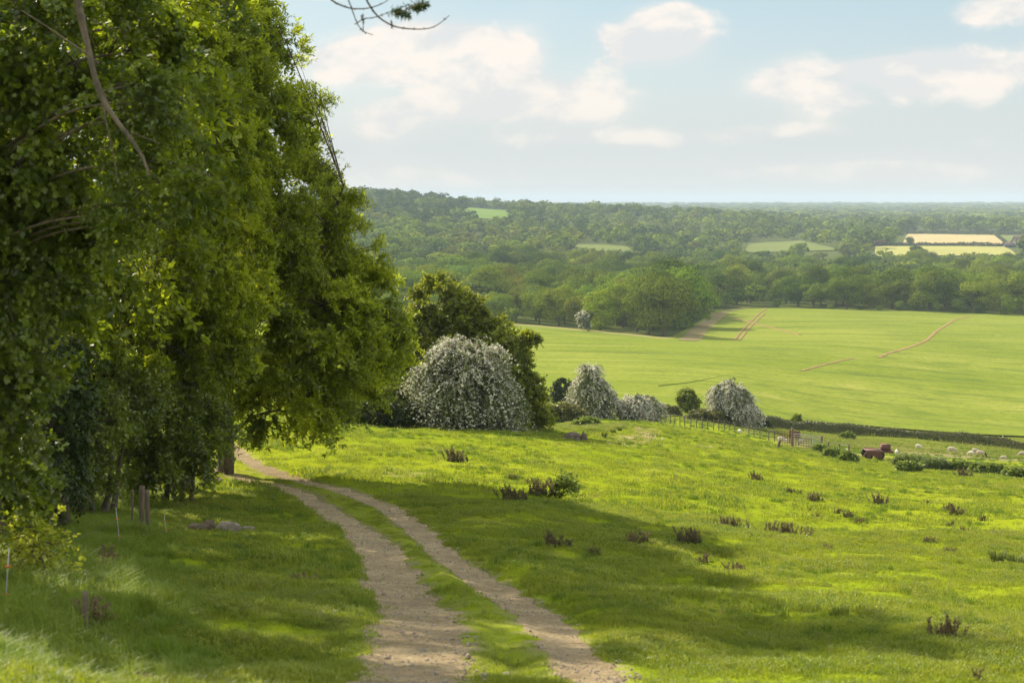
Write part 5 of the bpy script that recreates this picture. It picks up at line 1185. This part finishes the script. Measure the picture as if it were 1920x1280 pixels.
# ================================================================== houses far off
def house(name, label, px, Y, w, d, h, roofh, wallm, roofm, timber=False, yaw=.15, win=3):
    x = (px - 960) / F * Y; z = float(H(x, Y)); e = empty(name, (x, Y, z), yaw, label, 'house')
    b = MB(); b.box((0,0,h/2 - .5), (w,d,h + 1)); b.build('wall', wallm, e)
    b = MB(); a = w/2+.5; c = d/2+.5; b.add([[-a,-c,h],[a,-c,h],[a,0,h+roofh],[-a,0,h+roofh],[-a,c,h],[a,c,h]], [[0,1,2,3],[5,4,3,2]]); b.add([[-a,-c,h-.05],[a,-c,h-.05],[a,c,h-.05],[-a,c,h-.05]], [[0,3,2,1]])
    for s in (-1, 1): b.add([[s*(w/2),-d/2,h],[s*(w/2),d/2,h],[s*(w/2),0,h+roofh*.97],[s*(w/2),0,h+roofh*.97]], [[0,1,2,3]])
    r_ = b.build('roof', roofm, e); b = MB(); b.box((w*.22,.0,h+roofh+.3), (1.0,1.0,2.4)); b.build('chimney', M['redtile'], r_)
    for k_ in range(win):
        for zz in ([h*.28, h*.74] if h > 4.5 else [h*.5]):
            b = MB(); xx = -w/2 + w*(k_+.5)/win; b.box((xx,-d/2-.05,zz), (1.5,.12,1.3)); wi = b.build('window', M['white'], e); b = MB(); b.box((xx,-d/2-.12,zz), (1.15,.05,1.0)); b.build('pane', M['glass'], wi)
    b = MB(); b.box((w*.08,-d/2-.05,1.0), (1.1,.12,2.1)); b.build('door', M['timber_black'], e)
    if timber:
        b = MB()
        for k_ in range(9): b.box((-w/2 + w*k_/8, -d/2-.06, h/2), (.28,.12,h))
        for zz in (h*.5, h*.97, .3): b.box((0,-d/2-.07,zz), (w,.12,.3))
        b.build('timber_frame', M['timber_black'], e)
    return e
house('timbered_house', 'black and white timbered house with a dark roof at the right edge', 1911, 1408, 13, 8, 6, 5.5, M['render'], M['tile'], True)
house('barn', 'long low dark barn beside the black and white house', 1890, 1404, 9, 7, 2.6, 3, M['timber_black'], M['tile'], False, .1, 2)
house('farmhouse', 'red roofed farmhouse half hidden in trees left of the yellow field', 1642, 1420, 14, 8, 4.5, 4.5, solid('brick', (.28,.13,.09), (.2,.1,.07)), M['redtile'])
house('cottage', 'small pale cottage peeping from the wooded hill', 1455, 1830, 9, 7, 5, 3.5, M['render'], M['tile'])
house('glasshouse', 'distant long white roofed building on the plain', 1722, 3520, 90, 20, 5, 3, M['render'], M['white'], False, 0, 3)

# ================================================================== grass
def tuft(n, r, h, w, bend=.5, seed=0, flat=0.):
    a = rng.uniform(0, 6.28, n); q = rng.random(n) ** .5 * r; x, y = np.cos(a) * q, np.sin(a) * q; hh = h * rng.uniform(.5, 1.1, n)
    b_ = rng.uniform(0, 6.28, n); bl = hh * rng.uniform(.1, 1, n) * bend; dx, dy = np.cos(b_) * bl, np.sin(b_) * bl; wx, wy = -np.sin(b_) * w / 2, np.cos(b_) * w / 2
    p0 = np.stack([x, y, np.full(n, -.015)], 1); p1 = np.stack([x + dx * .3, y + dy * .3, hh * .6], 1); p2 = np.stack([x + dx, y + dy, hh * (1 - .3 * bend)], 1); s = np.stack([wx, wy, wx * 0], 1)
    V = np.concatenate([np.stack([p0 - s, p0 + s, p1 + s * .85, p1 - s * .85], 1), np.stack([p1 - s * .85, p1 + s * .85, p2 + s * .12, p2 - s * .12], 1)])
    b = MB(); rr = rng.random(n); b.quads(V, 0, np.concatenate([rr, rr])); return b
src = bpy.data.collections.new('grass_sources')
def add_src(nm, b, mat):
    o = b.build(nm, mat); COL.objects.unlink(o); src.objects.link(o); return o
KINDS = [tuft(34, .11, .060, .007, .7), tuft(34, .12, .072, .007, .8), tuft(26, .26, .085, .018, .8), tuft(26, .30, .10, .020, .8), tuft(60, .12, .15, .008, .8), tuft(60, .14, .38, .007, .9), tuft(50, .14, .42, .006, .8)]
KM = ['grass', 'grass', 'grass', 'grass', 'tussock', 'long_grass', 'straw']
for i, (b_, m_) in enumerate(zip(KINDS, KM)): add_src('grass_source_%s' % 'abcdefg'[i], b_, M[m_])
def scatter(n, y0, y1, x0=-200, x1=2120, pw=2.0):
    if x1 == 2120 and x0 == -200: x1 = 2620; x0 = -420; n = int(n * 1.3)
    Yv = (rng.random(n) * (y1 ** pw - y0 ** pw) + y0 ** pw) ** (1 / pw); px = rng.uniform(x0, x1, n); return (px - 960) / F * Yv, Yv, px
PX_, PY_, PK, PS = [], [], [], []
def put(x, y, k_, s):
    PX_.append(x); PY_.append(y); PK.append(k_); PS.append(s)
for n, y0, y1, ks, sc_ in ((34000, 8, 20, (0, 1), 1.0), (46000, 20, 45, (0, 1), 1.25), (50000, 45, 125, (2, 3), 1.0)):
    x, y, px = scatter(n, y0, y1); rm = rutmask(x, y); cm = centremask(x, y)
    pn = fbm(x / 1.1, y / 1.1, 61, 3)
    n = len(x)
    keep = (rm > np.where(rng.random(n) < .25, rng.uniform(-.3, .1, n), rng.uniform(-.04, .12, n))) & ~((cm < 2.0) & (pn < -.05) & (rng.random(n) < .6))
    keep &= rng.random(n) < np.clip(.75 + pn, .3, 1)
    x, y, rm, cm, pn, px = x[keep], y[keep], rm[keep], cm[keep], pn[keep], px[keep]
    s = sc_ * rng.uniform(.55, 1.35, len(x)) * (1 + 1.1 * pn + .7 * np.clip(fbm(x / 2.6, y / 2.6, 99, 3), 0, 1)) * np.where(cm < 2.2, .55, 1) * np.clip(.5 + rm * 1.2, .5, 1)
    put(x, y, rng.choice(ks, len(x)), s)
# stray blades inside the ruts
x, y, px = scatter(30000, 8, 45, 300, 1400); rm = rutmask(x, y); k_ = (rm < 0) & (fbm(x / .5, y / .5, 8, 3) > .42); put(x[k_], y[k_], np.zeros(k_.sum(), int), np.full(k_.sum(), .5))
# darker tussocks over the whole slope
x, y, px = scatter(34000, 9, 175, -200, 2120, 1.7); rm = rutmask(x, y); tn = fbm(x / 2.6, y / 2.6, 99, 3)
k_ = (rm > .15) & (tn > .14) & (centremask(x, y) > 2.2); put(x[k_], y[k_], np.full(k_.sum(), 4), rng.uniform(.5, 1.2, k_.sum()) * np.clip(.8 + y[k_] / 150, .8, 1.6))
# long verge grass on the left and under the trees
x, y, px = scatter(26000, 9.4, 60, -260, 700); rm = rutmask(x, y); edge_ = 430 - (y - 10) * 4 + fbm(x / 1.5, y / 1.5, 15, 2) * 120
k_ = (rm > .5) & (px < edge_); put(x[k_], y[k_], rng.choice([5, 5, 5, 5, 4, 4, 4], k_.sum()), rng.uniform(.45, 1.1, k_.sum()) * np.clip((edge_ - px)[k_] / 180 + .35, .35, 1.0) * np.clip((y[k_] - 6) / 8, .45, 1))
# seeding grass along the hedge strip and fence
x, y, px = scatter(22000, 118, 204, 1180, 2120); sr = (y > 150) | (np.abs(y - np.interp(px, [1183, 1300, 1452], [138, 128, 122])) < 3); k_ = sr & (fbm(x / 9, y / 6, 12, 3) > -.12); put(x[k_], y[k_], rng.choice([5, 6, 6], k_.sum()), rng.uniform(.35, .85, k_.sum()))
x, y, px = scatter(5200, 12, 120, 300, 2120, 1.6); rm = rutmask(x, y); k_ = (rm > .2) & (fbm(x / 5, y / 5, 71, 2) > -.1); put(x[k_], y[k_], np.full(k_.sum(), 6), rng.uniform(.22, .5, k_.sum()))
# headland fringe at the bushes
x, y, px = scatter(9000, 82, 120, 640, 1180); k_ = (fbm(x / 3, y / 3, 19, 2) > .12) & (y > np.interp(px, [640, 960, 1180], [84, 86, 104])); put(x[k_], y[k_], rng.choice([5, 6], k_.sum()), rng.uniform(.7, 1.3, k_.sum()))
PX_ = np.concatenate(PX_); PY_ = np.concatenate(PY_); PK = np.concatenate(PK); PS = np.concatenate(PS); NP = len(PX_)
PZ = H(PX_, PY_)
me = bpy.data.meshes.new('grass'); me.vertices.add(NP); me.vertices.foreach_set('co', np.stack([PX_, PY_, PZ], 1).astype(np.float32).ravel())
for nm, ty, arr, fld in (('idx', 'INT', PK.astype(np.int32), 'value'), ('scl', 'FLOAT', PS.astype(np.float32), 'value'), ('rot', 'FLOAT_VECTOR', np.stack([np.zeros(NP), np.zeros(NP), rng.uniform(0, 6.28, NP)], 1).astype(np.float32), 'vector')):
    me.attributes.new(nm, ty, 'POINT').data.foreach_set(fld, arr.ravel())
me.update(); go = bpy.data.objects.new('grass', me); COL.objects.link(go); tag(go, 'short bright pasture grass with darker tufts and long grass at the verges', None, None, 'stuff')
ng = bpy.data.node_groups.new('scatter_grass', 'GeometryNodeTree')
ng.interface.new_socket('Geometry', in_out='INPUT', socket_type='NodeSocketGeometry'); ng.interface.new_socket('Geometry', in_out='OUTPUT', socket_type='NodeSocketGeometry')
gi = ng.nodes.new('NodeGroupInput'); gout = ng.nodes.new('NodeGroupOutput'); iop = ng.nodes.new('GeometryNodeInstanceOnPoints'); ci = ng.nodes.new('GeometryNodeCollectionInfo')
ci.inputs['Collection'].default_value = src; ci.inputs['Separate Children'].default_value = True; ci.inputs['Reset Children'].default_value = True
def na(nm, ty):
    n = ng.nodes.new('GeometryNodeInputNamedAttribute'); n.data_type = ty; n.inputs['Name'].default_value = nm; return n.outputs['Attribute']
er = ng.nodes.new('FunctionNodeEulerToRotation')
L_ = ng.links
L_.new(gi.outputs[0], iop.inputs['Points']); L_.new(ci.outputs[0], iop.inputs['Instance']); iop.inputs['Pick Instance'].default_value = True
L_.new(na('idx', 'INT'), iop.inputs['Instance Index']); L_.new(na('rot', 'FLOAT_VECTOR'), er.inputs[0]); L_.new(er.outputs[0], iop.inputs['Rotation']); L_.new(na('scl', 'FLOAT'), iop.inputs['Scale'])
L_.new(iop.outputs[0], gout.inputs[0]); md = go.modifiers.new('scatter', 'NODES'); md.node_group = ng

# loose gravel in the ruts
src2 = bpy.data.collections.new('gravel_sources')
for k_ in range(3):
    n_, m_ = 8, 5; u_ = np.linspace(0, 2 * pi, n_, endpoint=False); v_ = np.linspace(-1.4, 1.4, m_); U, V_ = np.meshgrid(u_, v_, indexing='ij')
    q = np.stack([np.cos(U) * np.cos(V_), np.sin(U) * np.cos(V_) * .8, np.sin(V_) * .55], -1) * (1 + .5 * rng.random((n_, m_, 1)))
    i, j = np.meshgrid(np.arange(n_), np.arange(m_ - 1), indexing='ij'); Q = np.stack([i*m_+j, ((i+1)%n_)*m_+j, ((i+1)%n_)*m_+j+1, i*m_+j+1], -1).reshape(-1, 4)
    b = MB(); b.add(q.reshape(-1, 3) * .014, Q); o = b.build('gravel_source_%s' % 'abc'[k_], M['gravel']); COL.objects.unlink(o); src2.objects.link(o)
x, y, px = scatter(60000, 8, 48, 300, 1450); rm = rutmask(x, y); k_ = (rm < .12) & (rng.random(len(x)) < np.clip(.45 + fbm(x / .7, y / .7, 17, 3), .08, 1)); x, y = x[k_], y[k_]
me = bpy.data.meshes.new('gravel'); me.vertices.add(len(x)); me.vertices.foreach_set('co', np.stack([x, y, H(x, y) + .02], 1).astype(np.float32).ravel())
for nm, ty, arr, fld in (('idx', 'INT', rng.integers(0, 3, len(x)).astype(np.int32), 'value'), ('scl', 'FLOAT', (rng.uniform(.4, 1.15, len(x)) ** 2 * np.where(rng.random(len(x)) < .06, 2.2, 1)).astype(np.float32), 'value'), ('rot', 'FLOAT_VECTOR', rng.uniform(0, 6.28, (len(x), 3)).astype(np.float32), 'vector')):
    me.attributes.new(nm, ty, 'POINT').data.foreach_set(fld, arr.ravel())
me.update(); gr = bpy.data.objects.new('gravel', me); COL.objects.link(gr); tag(gr, 'loose small stones and crumbs of earth in the wheel ruts', None, None, 'stuff')
ng2 = ng.copy(); ng2.nodes['Collection Info'].inputs['Collection'].default_value = src2; gr.modifiers.new('scatter', 'NODES').node_group = ng2

# ================================================================== haze, sky, sun, camera
hz = MB(); ext = 14200.; zlo, zhi = -75., 32.
hz.box((0, 0, (zlo + zhi) / 2), (2 * ext, 2 * ext, zhi - zlo)); m, t = newmat('haze_air')
pv = t.node('ShaderNodeVolumePrincipled', ins={'Color': (*HAZE_COL, 1), 'Density': HAZE_D, 'Anisotropy': HAZE_G}); t.l.new(pv.outputs[0], t.out.inputs['Volume'])
tag(hz.build('haze', m), 'thin pale haze lying over the valley', None, None, 'stuff')

W = bpy.data.worlds.new('World'); SC.world = W; W.use_nodes = True; t = NT(W.node_tree); t.n.clear()
tc = t.node('ShaderNodeTexCoord').outputs['Generated']; sx = t.node('ShaderNodeSeparateXYZ', ins={0: tc}); X_, Y_, Z_ = sx.outputs
sky = t.node('ShaderNodeTexSky', sky_type='NISHITA', sun_disc=False, sun_elevation=SUN_EL, sun_rotation=SKY_ROT, altitude=60, air_density=1.0, dust_density=1.5, ozone_density=1.6).outputs[0]
u = t.math('MULTIPLY', t.math('ARCTAN2', X_, Y_), F); v = t.math('MULTIPLY', t.math('ARCSINE', Z_), F)      # in pixels-of-angle
uv = t.node('ShaderNodeCombineXYZ', ins={0: t.math('DIVIDE', u, 200.), 1: t.math('DIVIDE', v, 120.), 2: 0.}).outputs[0]
n1 = t.noise(uv, 1.7, 8, .60, .25); n2 = t.noise(t.node('ShaderNodeVectorMath', operation='ADD', ins={0: uv, 1: (0.10, 0.28, 3.0)}).outputs[0], 1.0, 4, .55, .2)
n3 = t.noise(uv, .45, 5, .55, .2)
den = None
for px_, py_, a, b_, s in CLOUDS:
    cu, cv = atan((px_ - 960) / F) * F, (HY - py_)
    du = t.math('DIVIDE', t.math('SUBTRACT', u, cu), a); dv = t.math('DIVIDE', t.math('SUBTRACT', v, cv), b_)
    g_ = t.math('MULTIPLY', t.math('EXPONENT', t.math('MULTIPLY', t.math('ADD', t.math('MULTIPLY', du, du), t.math('MULTIPLY', dv, dv)), -1.0)), s)
    den = g_ if den is None else t.math('ADD', den, g_)
fill_clouds = t.math('MULTIPLY', t.ss(n3, .38, .62, 0, .95), t.ss(t.math('ABSOLUTE', u), 900, 1800))       # unseen clouds outside the picture, cover thickened to add fill light
den = t.math('ADD', den, fill_clouds)
raw = t.math('ADD', den, t.math('MULTIPLY', t.math('SUBTRACT', n1, .5), 1.5))
alpha = t.ss(raw, .26, .82); soft = t.ss(t.math('ADD', den, t.math('MULTIPLY', t.math('SUBTRACT', n3, .5), 1.6)), .05, .95, 0, .6)
low = t.ss(v, 0, 250, 1, 0)
# pale veil of high haze thickening to the horizon
veil = t.math('ADD', t.math('MULTIPLY', low, .30), VEIL, clamp=True)
vcol = t.mix(t.ss(v, 0, 420), VC, VC_HIGH)
base = t.mix(veil, sky, vcol)
lit = t.ss(t.math('SUBTRACT', n1, n2), -.12, .14)
ccol = t.mix(lit, CLOUD_SH, CLOUD_LIT)
ccol = t.mix(t.math('MULTIPLY', low, .55), ccol, (VC[0] * 1.02, VC[1], VC[2] * .97))
amt = t.math('MULTIPLY', t.math('MAXIMUM', t.math('MULTIPLY', alpha, .92), soft), t.ss(v, -20, 60, .3, 1))
bright = t.ss(t.math('ABSOLUTE', u), 900, 2400, 1.0, 1.9)       # unseen clouds behind the camera boosted to fill the shaded tree fronts
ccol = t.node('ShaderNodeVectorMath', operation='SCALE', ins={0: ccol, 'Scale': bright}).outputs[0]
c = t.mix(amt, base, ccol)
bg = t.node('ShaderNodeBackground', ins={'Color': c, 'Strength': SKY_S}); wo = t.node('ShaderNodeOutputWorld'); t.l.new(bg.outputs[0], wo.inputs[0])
W.cycles.sampling_method = 'MANUAL'; W.cycles.sample_map_resolution = 512

sl = bpy.data.lights.new('sun', 'SUN'); sl.energy = SUN_S; sl.angle = radians(.55); sl.color = (1.0, .885, .70)
so = bpy.data.objects.new('sun', sl); COL.objects.link(so)
from mathutils import Vector
so.rotation_euler = Vector(SUN).to_track_quat('Z', 'Y').to_euler(); so.location = (0, 0, 60)
cam = bpy.data.cameras.new('camera'); cam.lens = 50; cam.sensor_width = 36; cam.sensor_fit = 'HORIZONTAL'; cam.lens = F * 36 / 1920; cam.clip_start = .1; cam.clip_end = 60000
cam.dof.use_dof = True; cam.dof.focus_distance = 85; cam.dof.aperture_fstop = 2.6
co = bpy.data.objects.new('camera', cam); COL.objects.link(co); co.location = (0, 0, 0); co.rotation_euler = (radians(90) - PITCH, 0, 0); SC.camera = co
SC.view_settings.view_transform = 'Standard'; SC.view_settings.look = 'None'; SC.view_settings.exposure = EXPO; SC.view_settings.gamma = 1
SC.cycles.use_denoising = DENOISE; SC.cycles.denoising_prefilter = 'ACCURATE'; SC.cycles.max_bounces = 5; SC.cycles.diffuse_bounces = 3; SC.cycles.transmission_bounces = 3; SC.cycles.glossy_bounces = 1; SC.cycles.volume_bounces = 1; SC.cycles.sample_clamp_indirect = 6
